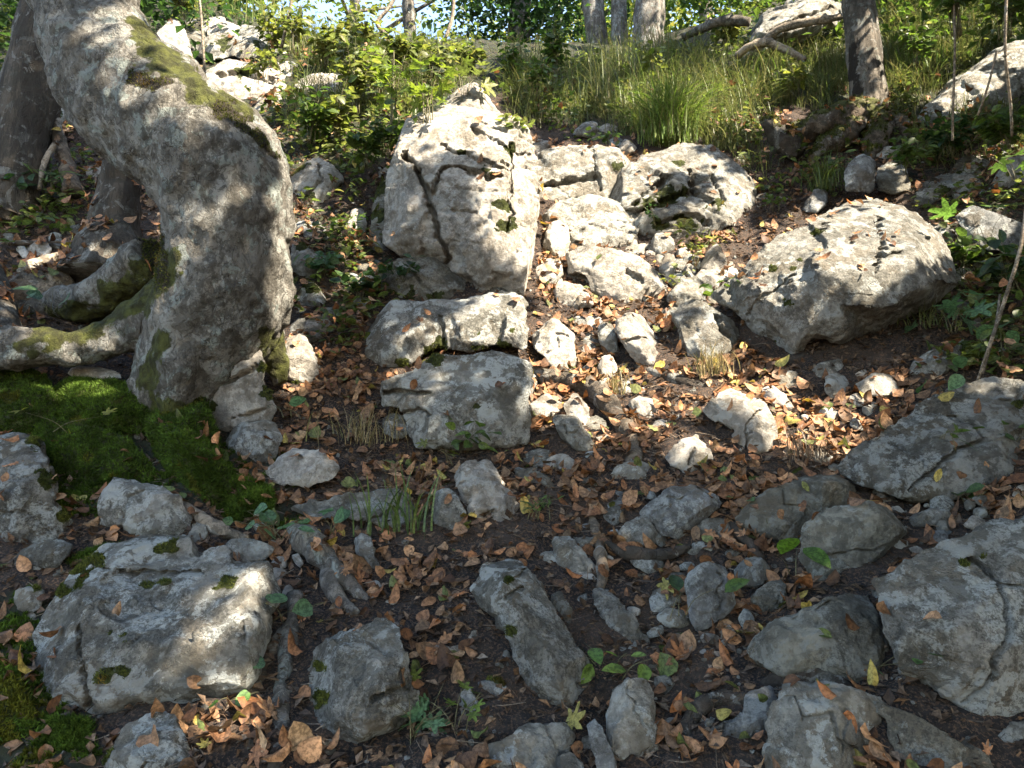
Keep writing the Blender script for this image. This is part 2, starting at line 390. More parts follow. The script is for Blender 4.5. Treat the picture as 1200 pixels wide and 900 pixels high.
def blades(V, N_, num, length, width, cols, spread=.6, seed=0):
    """small moss / hair blades standing on the points V with normals N_"""
    rg = np.random.default_rng(seed); n = len(V)
    if n == 0: return None
    i = rg.integers(0, n, num); P = V[i]; Nn = N_[i] + rg.normal(0, spread, (num, 3)); Nn[:, 2] += .25
    Nn /= np.linalg.norm(Nn, axis=1)[:, None] + 1e-9
    T = np.cross(Nn, rg.normal(0, 1, (num, 3))); T /= np.linalg.norm(T, axis=1)[:, None] + 1e-9
    P = P + rg.normal(0, .3, (num, 1)) * T * length
    L = (length * rg.uniform(.5, 1.2, (num, 1))); W = width * rg.uniform(.6, 1.3, (num, 1))
    A = P - T * W - Nn * .002; B = P + T * W - Nn * .002; Cc = P + Nn * L
    VV = np.stack([A, B, Cc], 1).reshape(-1, 3)
    F = np.arange(num * 3).reshape(-1, 3)
    cols = np.array(cols); f = rg.random((num, 1)); f = np.clip(f * .6 + .25 + .7 * fbm(P, .06, 3, 7)[:, None], 0, 1); cl = cols[0] * f + cols[1] * (1 - f); cl = cl * rg.uniform(.7, 1.3, (num, 1)); br = fbm(P, .14, 3, 19) > .8; cl[br] = cl[br] * np.array([1.5, .95, .9])
    return mesh_from(VV, [F], col=np.repeat(cl, 3, 0), smooth=False)
ROCKS = []      # (short label, world centre)
TRIS = 0
def build_rock(name, label, cat, poly, mat='rock', inner=None, D=None, lean=.55, thick=(.26, .6), cracks=(), moss=(), seed=0, group=None,
               vox=2.2, rough=1.0, strata=0.0, sink=.03, top_moss=0.0, auto=True, tuft=True, chips=14, facet=.40):
    global TRIS
    rg = np.random.default_rng(seed * 31 + 5)
    P = np.array(poly, float); P = P.mean(0) + (P - P.mean(0)) * 1.12; cx, cy = P.mean(0); pyb = P[:, 1].max(); xb = P[P[:, 1] > pyb - 6, 0].mean()
    wpx = np.ptp(P[:, 0]); hpx = np.ptp(P[:, 1]); mn = min(wpx, hpx)
    if D is None: D = gD(xb, min(pyb, 930)) + (0 if pyb <= 930 else -(pyb - 930) * .0018)
    s = D / FPX; ms = mn * s
    fit = [gD(q[0], min(q[1], 930)) - lean * (pyb - q[1]) * s for q in P if q[1] > -20]   # far enough forward that the slope does not bury it
    if fit: D = min(D, float(np.percentile(fit, 22)))
    s = D / FPX; ms = mn * s; D = D + sink * ms
    # denser outline with a little jag, so that the edge is not a clean polygon
    out = []
    for i in range(len(P)):
        a, b = P[i], P[(i + 1) % len(P)]; L = np.hypot(*(b - a)); k = max(1, int(L / max(mn * .16, 5)))
        nrm = np.array([-(b - a)[1], (b - a)[0]]) / (L + 1e-9)
        for j in range(k):
            q = a + (b - a) * j / k
            if j: q = q + nrm * rg.normal(0, min(.018 * mn, 1.6))
            out.append(q)
    out = np.array(out); n = len(out)
    base = lambda q: D + lean * (pyb - q[1]) * s
    pts = [tuple(q) for q in out]; dep = [base(q) + rg.normal(0, .03) * ms for q in out]
    ins = []
    if inner:
        for q in inner: ins.append((q[0], q[1], q[2]))
    if auto:
        cands = []
        a = rg.uniform(-.35, .35); yo = cy - hpx * rg.uniform(.02, .16)          # a broken edge between the top and the front
        for t in (-.26, .22):
            cands.append((cx + t * wpx * math.cos(a), yo + t * wpx * math.sin(a), rg.uniform(.8, 1.15)))
        t = rg.uniform(-.15, .15); cands.append((cx + t * wpx, cy + hpx * rg.uniform(.14, .26), rg.uniform(.9, 1.2)))
        for q in cands:
            if inner and min(np.hypot(q[0] - r[0], q[1] - r[1]) for r in inner) < .16 * mn: continue
            ins.append(q)
    for q in ins:
        if inpoly([q[0]], [q[1]], out)[0]:
            pts.append((q[0], q[1])); dep.append(base(q) - thick[0] * ms * q[2])
    vs, es, fs, ov, _, _ = geometry.delaunay_2d_cdt([Vector(p) for p in pts], [], [list(range(n))], 1, 1e-4)
    m = {}
    vv = []
    for i, p in enumerate(vs):
        o = ov[i][0] if ov[i] else int(np.argmin([np.hypot(p[0] - a[0], p[1] - a[1]) for a in pts]))
        vv.append(pt(p[0], p[1], dep[o])); 
        for o2 in ov[i]: m[o2] = i
    rim = [m[i] for i in range(n)]
    nb = len(vv)
    for q in out:                                              # the back of the stone, buried in the slope
        qq = np.array([cx, cy]) + .80 * (q - np.array([cx, cy])); vv.append(pt(qq[0], qq[1], base(qq) + thick[1] * ms))
    vv.append(pt(cx, cy, base((cx, cy)) + thick[1] * ms * 1.25)); ic = len(vv) - 1
    faces = [tuple(f) for f in fs]
    for i in range(n):
        j = (i + 1) % n
        faces.append((rim[i], rim[j], nb + j, nb + i)); faces.append((nb + i, nb + j, ic))
    me = bpy.data.meshes.new('t'); me.from_pydata([tuple(v) for v in vv], [], faces)
    bm = bmesh.new(); bm.from_mesh(me); bmesh.ops.remove_doubles(bm, verts=bm.verts, dist=1e-5)
    bmesh.ops.recalc_face_normals(bm, faces=bm.faces); bm.to_mesh(me); bm.free()
    Dm = base((cx, cy))
    me = voxel(me, max(.004, vox * Dm / FPX))
    Vv, Nn, E = get_arrays(me)
    if len(Vv) < 20: return None
    # broken planes: cut the stone flat along a few directions that face outwards and up
    c0 = Vv.mean(0)
    for k in range(chips):
        dv = rg.normal(0, 1, 3) * np.array([.8, .6, .7]) + np.array([0, -1.0, .42]); dv /= np.linalg.norm(dv)
        a = (Vv - c0) @ dv; h = a.max(); lim = h - rg.uniform(.04, .15) * ms
        over = np.clip(a - lim, 0, None); Vv = Vv - over[:, None] * dv * .93
    sc = max(ms, .05)
    q = Vv + rg.uniform(-50, 50)
    disp = .008 * sc * vnoise(q, sc * .6, seed)
    # stepped fracture faces: every cell of a warped partition gets its own tilt and offset
    bed = rg.normal(0, 1, 3) * .5 + np.array([.2, -.2, 1]); bed /= np.linalg.norm(bed)
    for cell, amp, cnt in ((.42, .060, 14), (.2, .016, 34)):
        if cnt == 34 and sc < .2: continue
        wq = Vv + sc * .10 * np.stack([vnoise(q, sc * .25, seed + 11), vnoise(q, sc * .25, seed + 12), vnoise(q, sc * .25, seed + 13)], 1)
        wq = wq + ((wq - c0) @ bed)[:, None] * bed * 1.1
        cc = wq[rg.integers(0, len(wq), cnt)]
        best = np.full(len(wq), 1e9); w1 = np.zeros(len(wq), int)
        for z in range(cnt):
            d2 = ((wq - cc[z]) ** 2).sum(1); bt = d2 < best; best[bt] = d2[bt]; w1[bt] = z
        g_ = rg.normal(0, .16, (cnt, 3)); o_ = rg.normal(0, amp * .45, cnt) * sc
        disp += facet * np.clip(((wq - cc[w1]) * g_[w1]).sum(1) + o_[w1], -amp * sc, amp * sc)
    fine = min(sc, .35)
    disp += rough * (.010 * fine * fbm(q, .05, 4, seed + 7, .6) - .030 * fine * np.clip(np.abs(fbm(q, .11, 4, seed + 9, .6)) - .55, 0, 1))
    # chipped planes: flatten the surface along a few random directions
    for k in range(5):
        dv = rg.normal(0, 1, 3); dv /= np.linalg.norm(dv); a = q @ dv / (sc * .3)
        disp += rough * .006 * fine * (np.abs((a + .5 * vnoise(q, sc * .3, seed + k)) % 1 - .5) * 2 - .5)
    if strata:
        dv = np.array([.25, -.35, .9]); dv /= np.linalg.norm(dv)
        a = (q @ dv) / strata + .55 * vnoise(q, .3, seed + 31)
        f = a - np.floor(a)
        disp += -.16 * strata * smoothstep(.80, .95, f) * (1 - smoothstep(.95, 1.0, f)) * (.5 + .5 * vnoise(q, .22, seed + 41)) + .05 * strata * f
    Vv = Vv + Nn * disp[:, None]
    for k in range(12):                                        # fresh flat breaks across the rough skin
        dv = rg.normal(0, 1, 3) * np.array([.9, .5, .8]) + np.array([0, -.9, .3]); dv /= np.linalg.norm(dv)
        a = (Vv - c0) @ dv; lim = a.max() - rg.uniform(.03, .09) * ms
        Vv = Vv - np.clip(a - lim, 0, None)[:, None] * dv * .97
    Vv = Vv + Nn * (.0045 * min(1, fine / .2) * fbm(q, .03, 3, seed + 71, .6))[:, None]
    px, py, dd = proj(Vv)
    front = dd < (D + lean * (pyb - py) * s) + .04 * ms
    cracks = list(cracks)
    if mn > 55 and len(cracks) < 1:                            # a natural joint or two across the face
        for z in range(1):
            a = rg.uniform(0, math.pi); oy = rg.uniform(-.22, .22) * mn; L_ = max(wpx, hpx) * rg.uniform(.3, .6)
            u_ = np.array([math.cos(a), math.sin(a)]); v_ = np.array([-u_[1], u_[0]]); c_ = np.array([cx, cy]) + v_ * oy
            ln = [tuple(c_ + u_ * L_ * t + v_ * rg.normal(0, .07 * mn)) for t in (-1, -.75, -.5, -.25, 0, .25, .5)]
            cracks.append((rg.uniform(1.6, 2.4), rg.uniform(.015, .03), *ln))
    for c in cracks:
        wd, depth, line = c[0], c[1], c[2:]
        wv = max(2.0, .022 * mn); dist = segdist(px + wv * fbm(q, .09, 4, 77, .6), py + wv * fbm(q, .09, 4, 78, .6), line)
        cut = np.clip(1 - (dist / (wd * (.72 + .38 * fbm(q, .06, 3, 79)))) ** 2, 0, 1) ** .6 * depth * front
        Vv = Vv + cut[:, None] * FWD
    me.vertices.foreach_set('co', Vv.astype(np.float32).ravel()); me.update()
    N2 = np.empty(len(Vv) * 3); me.vertex_normals.foreach_get('vector', N2); N2 = N2.reshape(-1, 3)
    ma = np.zeros(len(Vv))
    for mm in moss:
        r = np.hypot(px - mm[0], (py - mm[1]) * 1.3) / mm[2] + .75 * fbm(q, .055, 4, seed + 51, .6)
        ma = np.maximum(ma, (1 - smoothstep(.55, 1.25, r)) * (dd < Dm + 2 * ms))
    if top_moss:
        ma = np.maximum(ma, smoothstep(.35, .9, N2[:, 2]) * smoothstep(.0, .5, fbm(q, .16, 3, seed + 61) + top_moss - .5))
    at = me.attributes.new('moss', 'FLOAT', 'POINT'); at.data.foreach_set('value', ma.astype(np.float32))
    cen = Vv.mean(0); TRIS += len(Vv) * 2
    o = link(name, me, M[mat], origin=cen); tag(o, label, cat, group)
    sel = ma > .62
    if tuft and sel.sum() > 25:
        bl = blades(Vv[sel], N2[sel], int(min(9000, sel.sum() * 2.2)), .010, .0016, [(.035, .045, .010), (.10, .11, .026)], seed=seed)
        link('moss', bl, M['moss'], parent=o)
        if mat == 'moss_base': pass
    ROCKS.append((label, cen))
    return o

# (label, material, outline, options)
RK = [
 # the foreground, from the left
 ('broad weathered slab with a stepped top and mossy dimples at the lower left', 'lichen_rock', [(43,830),(55,750),(67,687),(103,655),(133,643),(180,633),(220,637),(227,658),(253,653),(273,665),(300,667),(312,697),(305,717),(300,747),(287,787),(270,807),(217,823),(140,837),(103,832),(70,837)],
  dict(inner=[(80,690,.25),(120,675,.25),(180,655,.1),(240,675,.45),(290,690,.7),(292,735,1.05),(268,785,1.15),(187,796,1.25),(115,797,1.1),(98,745,.75),(60,800,.75),(150,740,.85),(220,740,.95),(220,700,.65),(180,812,.95),(260,796,1.0)], lean=.95, chips=3, cracks=[(5,.09,(94,738),(97,785),(104,832)),(4,.04,(120,668),(170,674),(235,672)),(4,.03,(281,728),(285,752))],
       moss=[(142,741,13),(123,794,10),(148,788,9),(265,682,13),(85,668,20),(110,656,16),(198,640,12),(196,684,8),(172,684,7),(70,690,10)], strata=.0, thick=(.30,.5))),
 ('pale lichen-crusted boulder cut off by the left edge of the photo', 'lichen_rock', [(-60,520),(0,507),(22,504),(45,520),(60,560),(60,590),(85,608),(70,628),(30,645),(5,670),(-60,700)], dict(moss=[(40,515,10),(60,560,14),(75,600,12)], D=2.62)),
 ('smooth round-topped grey stone at the foot of the green moss bank', 'lichen_rock', [(105,590),(115,568),(140,565),(185,570),(205,585),(220,605),(215,630),(170,637),(140,632),(118,625)], {}),
 ('low flat stone wedged under the left-edge boulder', 'lichen_rock', [(12,655),(40,635),(65,632),(85,640),(65,665),(30,674)], {}),
 ('small knobbly stone right of the smooth round-topped stone', 'rock', [(217,625),(228,612),(240,616),(246,630),(236,640),(222,640)], {}),
 ('flat grey stone below the mossy tree foot beside a fallen stick', 'rock', [(260,645),(270,633),(300,632),(320,640),(314,654),(285,659)], {}),
 ('rounded lichen-spotted stone cut off by the lower left of the frame', 'lichen_rock', [(98,915),(115,875),(150,850),(185,833),(200,840),(215,870),(224,915),(160,940)], dict(moss=[(115,880,12)])),
 ('small pale stone among leaves at the left edge', 'rock', [(15,705),(22,688),(38,682),(52,692),(46,712),(28,720)], dict(moss=[(45,688,7)])),
 ('blocky lichen-covered rock with a notch, beside two exposed roots', 'lichen_rock', [(360,770),(365,755),(400,740),(455,728),(465,745),(475,785),(480,803),(490,825),(487,845),(455,865),(425,875),(400,890),(385,895),(365,880),(358,850),(362,820)],
  dict(cracks=[(5,.06,(436,818),(470,807),(484,801))], moss=[(372,778,8),(370,815,13),(378,870,9)], inner=[(385,760,.6),(440,742,.5),(462,795,1.0),(430,812,1.0),(400,790,1.0),(400,850,1.15),(450,848,1.1),(375,850,.7)])),
 ('pointed grey wedge leaning on the right side of the curved trunk', 'pale_sunlit_rock', [(238,465),(242,445),(253,410),(273,387),(293,383),(302,413),(305,433),(320,478),(310,493),(257,507),(245,490)],
  dict(cracks=[(5,.06,(240,450),(270,448),(286,438),(298,430)),(3,.04,(248,500),(275,488),(312,478))], moss=[(253,438,11),(245,478,10),(310,430,9),(316,460,8)], lean=.25, inner=[(283,400,.9),(290,440,1.0),(275,470,1.1),(265,430,.8)], D=3.12)),
 ('chunky grey stone directly under the pointed wedge', 'lichen_rock', [(262,522),(270,505),(300,493),(322,497),(330,515),(322,537),(282,545)], dict(D=2.98)),
 ('white rounded stone right of the trunk in a sun fleck', 'pale_sunlit_rock', [(328,405),(345,388),(360,395),(370,425),(373,440),(352,452),(335,442),(330,420)], dict(moss=[(345,452,10)])),
 ('wedge-shaped white stone with a dark dent at the end of the moss bank', 'pale_sunlit_rock', [(303,551),(320,535),(350,522),(375,525),(395,548),(385,562),(360,571),(330,566)], dict(cracks=[(4,.04,(348,526),(352,536))], inner=[(325,540,.6),(352,532,.5),(376,534,.6),(350,552,1.1)])),
 ('long flat grey slab half covered by brown leaves', 'rock', [(338,597),(370,588),(420,580),(465,570),(482,590),(488,612),(470,624),(440,614),(410,606),(370,606)], dict(lean=.8)),
 ('tiny white stone left of the thick grey root', 'pale_sunlit_rock', [(341,650),(349,647),(356,660),(352,666),(344,660)], {}),
 ('bone-shaped smooth bluish stone beside the thick grey root', 'blue_rock', [(413,632),(423,625),(435,632),(440,655),(452,668),(466,675),(460,683),(436,679),(428,660),(416,647)], dict(auto=False, inner=[(425,636,1.2),(433,660,1.1),(450,675,.9)])),
 # the middle
 ('upper slab of the squared two-step stack below the tall block, mossy along its lower edge', 'lichen_rock', [(437,388),(450,364),(470,356),(517,354),(570,349),(593,349),(609,357),(615,385),(613,408),(575,403),(545,410),(512,402),(490,420),(458,434),(442,420),(434,402)],
  dict(lean=.75, chips=3, facet=.3, thick=(.30,.7), inner=[(455,400,.9),(500,390,1.0),(550,392,1.05),(600,392,1.0),(470,372,.35),(530,366,.35),(590,362,.4)], auto=False, moss=[(520,405,11),(555,408,10),(590,404,9),(500,414,9),(560,392,5),(600,388,5),(470,425,8)], cracks=[(3,.04,(515,372),(522,404))])),
 ('lower squared slab of the two-step stack, its broad face pitted and overhanging at the base', 'lichen_rock', [(452,452),(490,436),(515,418),(545,420),(575,415),(613,418),(615,450),(610,480),(611,514),(575,519),(520,522),(492,520),(487,503),(476,478),(450,474)],
  dict(lean=.35, chips=3, facet=.3, thick=(.26,.7), inner=[(500,440,.5),(550,436,.55),(600,436,.6),(500,470,1.0),(550,465,1.0),(598,462,1.0),(510,508,1.05),(560,506,1.1),(598,503,1.05)], auto=False, cracks=[(4,.06,(448,462),(480,458),(504,460)),(3,.05,(470,484),(492,478),(506,486))], moss=[(560,476,5),(510,424,9)])),
 ('tall cracked limestone block with its right side blazing in the sun', 'pale_sunlit_rock', [(448,292),(452,255),(460,210),(467,160),(480,143),(510,136),(535,133),(560,133),(590,147),(610,158),(618,175),(622,215),(622,260),(621,300),(616,336),(608,356),(590,353),(572,342),(545,326),(525,312),(500,302),(470,296)],
  dict(D=4.36, lean=.30, chips=4, facet=.25, vox=1.9, strata=.16, thick=(.26,.7), auto=False, inner=[(480,165,.45),(520,152,.35),(560,150,.3),(595,168,.45),(490,205,.8),(530,200,.85),(585,205,1.0),(582,250,1.2),(575,300,1.15),(560,315,.95),(520,235,1.05),(540,270,1.15),(480,245,.9),(470,280,.6),(505,285,.8),(604,220,.6),(606,280,.6),(600,320,.6)],
       cracks=[(4.5,.13,(470,182),(492,206),(505,240),(512,270),(526,304)),(3.5,.09,(505,236),(511,204),(524,193),(555,200),(586,207)),(2.5,.05,(516,170),(545,180),(592,196)),(2.5,.04,(560,152),(600,178),(618,184)),(3,.04,(598,165),(600,215),(596,270)),(3,.03,(530,245),(560,250))], moss=[(600,175,8),(592,265,12),(590,240,9),(540,178,5),(570,200,6)], rough=1.5)),
 ('sunlit lump on top of the tall limestone block', 'pale_sunlit_rock', [(500,135),(518,118),(535,100),(560,96),(577,112),(588,135),(592,150),(560,145),(525,142)], dict(D=4.85, lean=.4)),
 ('mossy rock added dark for the shaded recess under the left of the tall block', 'dark_rock', [(448,345),(450,312),(470,300),(510,305),(545,325),(560,345),(520,356),(470,358)], dict(D=4.62, moss=[(470,350,18),(510,352,14)])),  # added rock, its dark colour stands in for the shade of the recess
 ('dark rounded stone wedged beneath the overhang of the tall block', 'rock', [(545,345),(555,330),(580,330),(600,338),(606,352),(580,358),(552,356)], dict(D=4.35)),
 ('mossy upright rock against the left side of the tall block', 'dark_rock', [(432,290),(436,255),(441,222),(450,205),(462,215),(464,250),(458,290)], dict(D=4.75, moss=[(445,218,14),(448,250,10)])),
 ('pale cracked rock in the sun right of the curved trunk', 'pale_sunlit_rock', [(338,228),(345,200),(368,183),(398,187),(405,205),(390,222),(368,245),(345,252)], dict(D=5.05, moss=[(350,195,12),(360,232,9)], cracks=[(3,.04,(372,185),(376,212),(352,232))])),
 ('shaded mossy rock lower beside the curved trunk', 'rock', [(340,300),(343,278),(362,282),(375,300),(378,322),(356,326),(343,320)], dict(moss=[(352,285,9)])),
 ('white glaring stone patch above the mossy ledge plants', 'pale_sunlit_rock', [(405,270),(412,245),(424,240),(430,256),(428,275),(416,280)], dict(D=4.85)),
 ('stone furred with moss under the shaded ivy leaves', 'rock', [(345,345),(360,330),(378,335),(386,350),(370,362),(350,360)], dict(moss=[(362,336,12)])),
 ('pale stone with a brown stained face at the foot of the tall block', 'pale_sunlit_rock', [(622,390),(640,375),(662,372),(672,390),(677,415),(670,440),(652,436),(640,420),(625,408)], {}),
 ('bright white flat stone glaring in the centre of the sunny gully', 'pale_sunlit_rock', [(645,338),(660,330),(680,332),(695,345),(692,358),(675,364),(655,356)], dict(inner=[(665,338,1.0),(680,345,1.0)])),
 ('rounded pinkish stone with a seam in the middle of the sunny gully', 'pale_sunlit_rock', [(723,388),(732,365),(747,362),(765,375),(778,395),(778,420),(770,433),(752,426),(735,412)], dict(cracks=[(2.5,.025,(735,400),(755,396),(775,388))])),
 ('narrow upright stone among yellow leaves', 'rock', [(699,382),(709,373),(719,385),(726,412),(713,415),(703,402)], {}),
 ('small pale stone under the narrow upright stone', 'pale_sunlit_rock', [(700,432),(704,417),(718,415),(724,430),(718,446),(704,446)], {}),
 ('wide pale boulder with broken corners at the top of the gully', 'pale_sunlit_rock', [(660,300),(690,288),(715,295),(750,302),(775,318),(784,335),(772,347),(737,362),(712,356),(695,345),(688,322),(665,318)],
  dict(cracks=[(3,.05,(697,308),(706,330),(712,354)),(3,.04,(735,318),(752,330),(760,350))], lean=.7)),
 ('upright shard at the left of the broken rock steps', 'pale_sunlit_rock', [(636,290),(642,260),(655,252),(668,266),(667,296),(650,305)], {}),
 ('low shard between the tall block and the gully boulder', 'pale_sunlit_rock', [(626,320),(632,298),(650,302),(662,315),(656,332),(636,336)], {}),
 ('grey ledge rock at the back left of the gully', 'rock', [(621,250),(620,186),(643,170),(672,173),(695,171),(722,176),(744,188),(746,206),(722,226),(690,238),(660,246),(640,252)],
  dict(D=5.2, lean=.6, thick=(.2,.6), strata=.13, chips=8, cracks=[(5,.08,(642,216),(665,214),(700,205)),(3,.05,(697,178),(702,222)),(4,.06,(648,240),(690,232))], moss=[(725,195,7)])),
 ('big fissured grey outcrop with mossy cracks below the grass', 'rock', [(704,236),(722,205),(750,190),(782,184),(800,172),(834,176),(858,192),(872,214),(880,242),(876,264),(850,260),(828,275),(800,282),(785,292),(755,290),(740,275),(725,268),(715,255)],
  dict(D=5.05, lean=.7, thick=(.2,.6), strata=.14, chips=8, cracks=[(6,.09,(745,240),(765,224),(784,208)),(5,.08,(730,255),(760,245),(790,232),(815,222)),(4,.06,(808,200),(815,225),(835,240)),(4,.07,(770,262),(800,250),(830,262)),(3,.05,(835,205),(850,235))], moss=[(785,228,14),(760,240,10),(805,258,12),(840,240,8),(772,262,12),(796,193,7)])),
 ('low bedrock step joining the grey ledge and the fissured outcrop', 'rock', [(632,258),(660,240),(700,228),(730,240),(752,272),(740,296),(700,292),(668,284),(640,276)], dict(D=5.0, lean=.8, thick=(.2,.6), strata=.12, chips=6)),
 ('split slab tilted against the mossy outcrop', 'rock', [(698,276),(735,245),(747,262),(742,290),(720,290),(706,288)], dict(D=5.0, cracks=[(3,.05,(716,276),(745,258))])),
 ('knobbly stone below the grey ledge', 'rock', [(690,262),(695,238),(708,234),(720,245),(716,258),(702,268)], dict(D=5.1)),
 ('rounded stone in the middle of the broken rock steps', 'rock', [(760,288),(768,272),(780,268),(790,280),(788,296),(768,300)], {}),
 ('sharp sunlit stone left of the small green plant', 'pale_sunlit_rock', [(772,318),(778,298),(790,296),(792,320),(784,330)], {}),
 ('cream stone right of the small green plant', 'pale_sunlit_rock', [(820,315),(826,293),(840,283),(850,300),(850,320),(834,326)], {}),
 ('smooth bulging boulder split by a dark groove', 'rock', [(784,372),(800,352),(820,352),(842,358),(858,372),(867,395),(868,425),(845,432),(820,428),(803,412),(795,390)],
  dict(cracks=[(5,.05,(836,362),(846,385),(862,402))], inner=[(815,372,.8),(842,380,.9),(825,405,1.15),(852,410,1.05)], auto=False, rough=.8)),
 ('flat-topped stone behind the grooved boulder', 'rock', [(781,352),(798,328),(822,323),(834,340),(832,356),(805,362)], dict(moss=[])),
 ('large angular boulder with a broken right half, in the right of the gully', 'rock', [(850,345),(868,328),(885,310),(905,290),(920,280),(950,268),(985,240),(1010,225),(1035,222),(1050,240),(1075,250),(1095,280),(1112,315),(1108,330),(1080,352),(1045,368),(1010,388),(985,402),(965,395),(945,408),(930,419),(913,421),(900,395),(885,372),(870,355)],
  dict(lean=.35, D=3.74, chips=2, facet=.22, vox=1.8, thick=(.44,.5), auto=False, inner=[(880,345,.5),(900,310,.35),(915,370,.7),(940,300,.55),(955,340,.95),(940,390,.7),(968,310,1.1),(971,345,1.3),(974,380,1.1),(985,262,.45),(1010,245,.35),(1005,300,1.1),(1020,345,1.25),(1033,250,.55),(1036,300,.85),(1050,345,1.05),(1065,270,.75),(1085,300,.8),(1095,318,1.0),(1075,330,1.15),(1060,358,.35),(1015,380,.35),(1098,328,.35)],
       cracks=[(4,.06,(1022,228),(1032,262),(1034,296),(1026,318)),(3,.03,(1034,300),(1062,292)),(2.5,.03,(950,275),(970,262)),(3,.03,(880,365),(905,340),(930,325))], moss=[(925,355,11),(905,315,6),(938,305,5),(930,315,5),(918,380,6),(910,400,6),(955,270,8)], rough=1.2)),
 ('upright slim stone standing behind the large angular boulder', 'blue_rock', [(992,222),(993,195),(1004,180),(1022,178),(1027,200),(1022,224)], dict(D=5.0, lean=.2)),
 ('small pale leaning stone by the drooping grass tuft', 'blue_rock', [(940,245),(955,222),(968,218),(971,230),(961,251)], dict(D=5.05)),
 ('small white stone at the edge of the dark hollow', 'blue_rock', [(862,222),(866,208),(878,212),(881,222),(872,226)], dict(D=5.35)),
 ('half-hidden round stone in the dark hollow', 'rock', [(880,240),(886,226),(897,224),(903,236),(894,244)], dict(D=5.3)),
 ('grey slab in shade between the upright stone and the ferns', 'dark_rock', [(1028,222),(1030,195),(1048,184),(1062,195),(1066,222),(1048,228)], dict(D=5.1)),
 ('mossy pale rock above the large green leaf', 'rock', [(1072,240),(1078,215),(1095,200),(1115,192),(1130,198),(1135,212),(1112,232),(1090,244)], dict(moss=[(1124,202,12),(1108,222,7)])),
 ('grey rock behind the large green leaf', 'blue_rock', [(1120,255),(1135,238),(1165,240),(1190,250),(1215,275),(1210,300),(1160,290),(1135,275)], {}),
 ('stone poking out between ferns at the right edge', 'rock', [(1160,212),(1172,195),(1192,182),(1225,180),(1225,215),(1185,220)], {}),
 ('big sloping grey slab under the trees at the upper right', 'rock', [(1065,150),(1085,120),(1110,95),(1135,70),(1165,50),(1190,45),(1260,40),(1260,140),(1190,125),(1150,132),(1110,142)], dict(lean=.9, thick=(.18,.4), moss=[(1130,140,10)], D=5.95)),
 ('ridged boulder at the top of the slope behind dead branches', 'rock', [(876,40),(890,20),(915,2),(945,-14),(985,-14),(996,5),(985,22),(960,35),(930,50),(900,58),(880,55)], dict(D=7.9, strata=.22, cracks=[(3,.08,(900,40),(940,20),(985,5))])),
 ('stones under the grass at the head of the gully', 'rock', [(670,158),(680,142),(697,140),(704,152),(690,162)], dict(D=6.1)),
 ('pale stone beside the bright grass tuft', 'pale_sunlit_rock', [(722,178),(728,165),(740,162),(748,172),(738,182)], dict(D=5.75)),
 # right side
 ('sunlit two-lobed stone above the dry twig tangle', 'pale_sunlit_rock', [(825,481),(843,460),(867,455),(887,463),(905,490),(914,515),(916,532),(895,541),(878,543),(868,530),(860,503),(836,493)], dict(inner=[(850,472,1.0),(880,480,.9),(890,515,1.2)], auto=False)),
 ('small pale stone behind the two-lobed stone', 'pale_sunlit_rock', [(888,457),(900,445),(915,455),(931,476),(925,487),(908,477)], {}),
 ('small grey stone right below the large angular boulder', 'rock', [(907,446),(922,435),(938,434),(943,449),(930,458),(912,458)], {}),
 ('upright grey stone in the cluster under the angular boulder', 'rock', [(945,437),(963,424),(985,420),(992,430),(984,444),(958,447)], {}),
 ('rounded stone in the cluster under the angular boulder', 'rock', [(966,442),(982,434),(998,444),(997,462),(978,468),(968,458)], {}),
 ('cream stone at the right end of the cluster under the boulder', 'pale_sunlit_rock', [(1002,449),(1024,437),(1042,437),(1056,455),(1046,466),(1015,463)], {}),
 ('little pale pebble in front of the cream stone', 'pale_sunlit_rock', [(994,468),(1003,457),(1015,466),(1014,476),(1002,477)], {}),
 ('angular grey stone with moss on its back at the right', 'rock', [(1054,446),(1075,420),(1100,408),(1122,398),(1137,390),(1142,415),(1120,428),(1110,432),(1090,452),(1065,456)], dict(inner=[(1100,412,.7),(1110,420,1.15),(1085,435,.9)], moss=[(1105,402,9),(1120,396,8)])),
 ('flat blue-grey stone between the angular boulder and the ferns', 'blue_rock', [(1093,366),(1112,350),(1130,341),(1144,352),(1132,374),(1108,378)], {}),
 ('broad smooth slab split by two cracks at the right edge', 'lichen_rock', [(985,547),(1000,535),(1045,500),(1085,475),(1120,455),(1160,447),(1200,455),(1245,470),(1245,540),(1190,515),(1187,562),(1160,572),(1120,577),(1070,577),(1030,567),(1000,560)],
  dict(lean=.75, chips=5, thick=(.22,.5), inner=[(1040,520,.6),(1090,490,.7),(1150,470,.6),(1210,480,.6),(1150,505,1.0),(1090,530,1.1),(1040,550,1.0),(1120,560,1.1),(1170,535,.95),(1075,560,1.1)], auto=False, cracks=[(4,.07,(1064,578),(1105,540),(1130,524),(1156,514)),(3,.04,(1112,488),(1140,500),(1156,514)),(2.5,.03,(1150,462),(1185,470))], moss=[(1195,475,8)])),
 ('dark brown weathered rock left of the split slab', 'dark_rock', [(862,606),(890,585),(930,565),(960,557),(1000,558),(1010,575),(1002,596),(965,602),(945,620),(932,642),(905,634),(878,622)], dict(lean=.7)),
 ('squat brown-grey boulder under the dark weathered rock', 'dark_rock', [(936,650),(950,615),(975,600),(1015,593),(1050,595),(1063,620),(1047,640),(1030,667),(1010,681),(970,677),(943,667)], {}),
 ('massive cracked boulder at the right edge', 'lichen_rock', [(1033,682),(1070,665),(1110,645),(1140,630),(1170,615),(1250,605),(1250,845),(1180,838),(1130,817),(1090,792),(1057,787),(1047,745),(1036,710)],
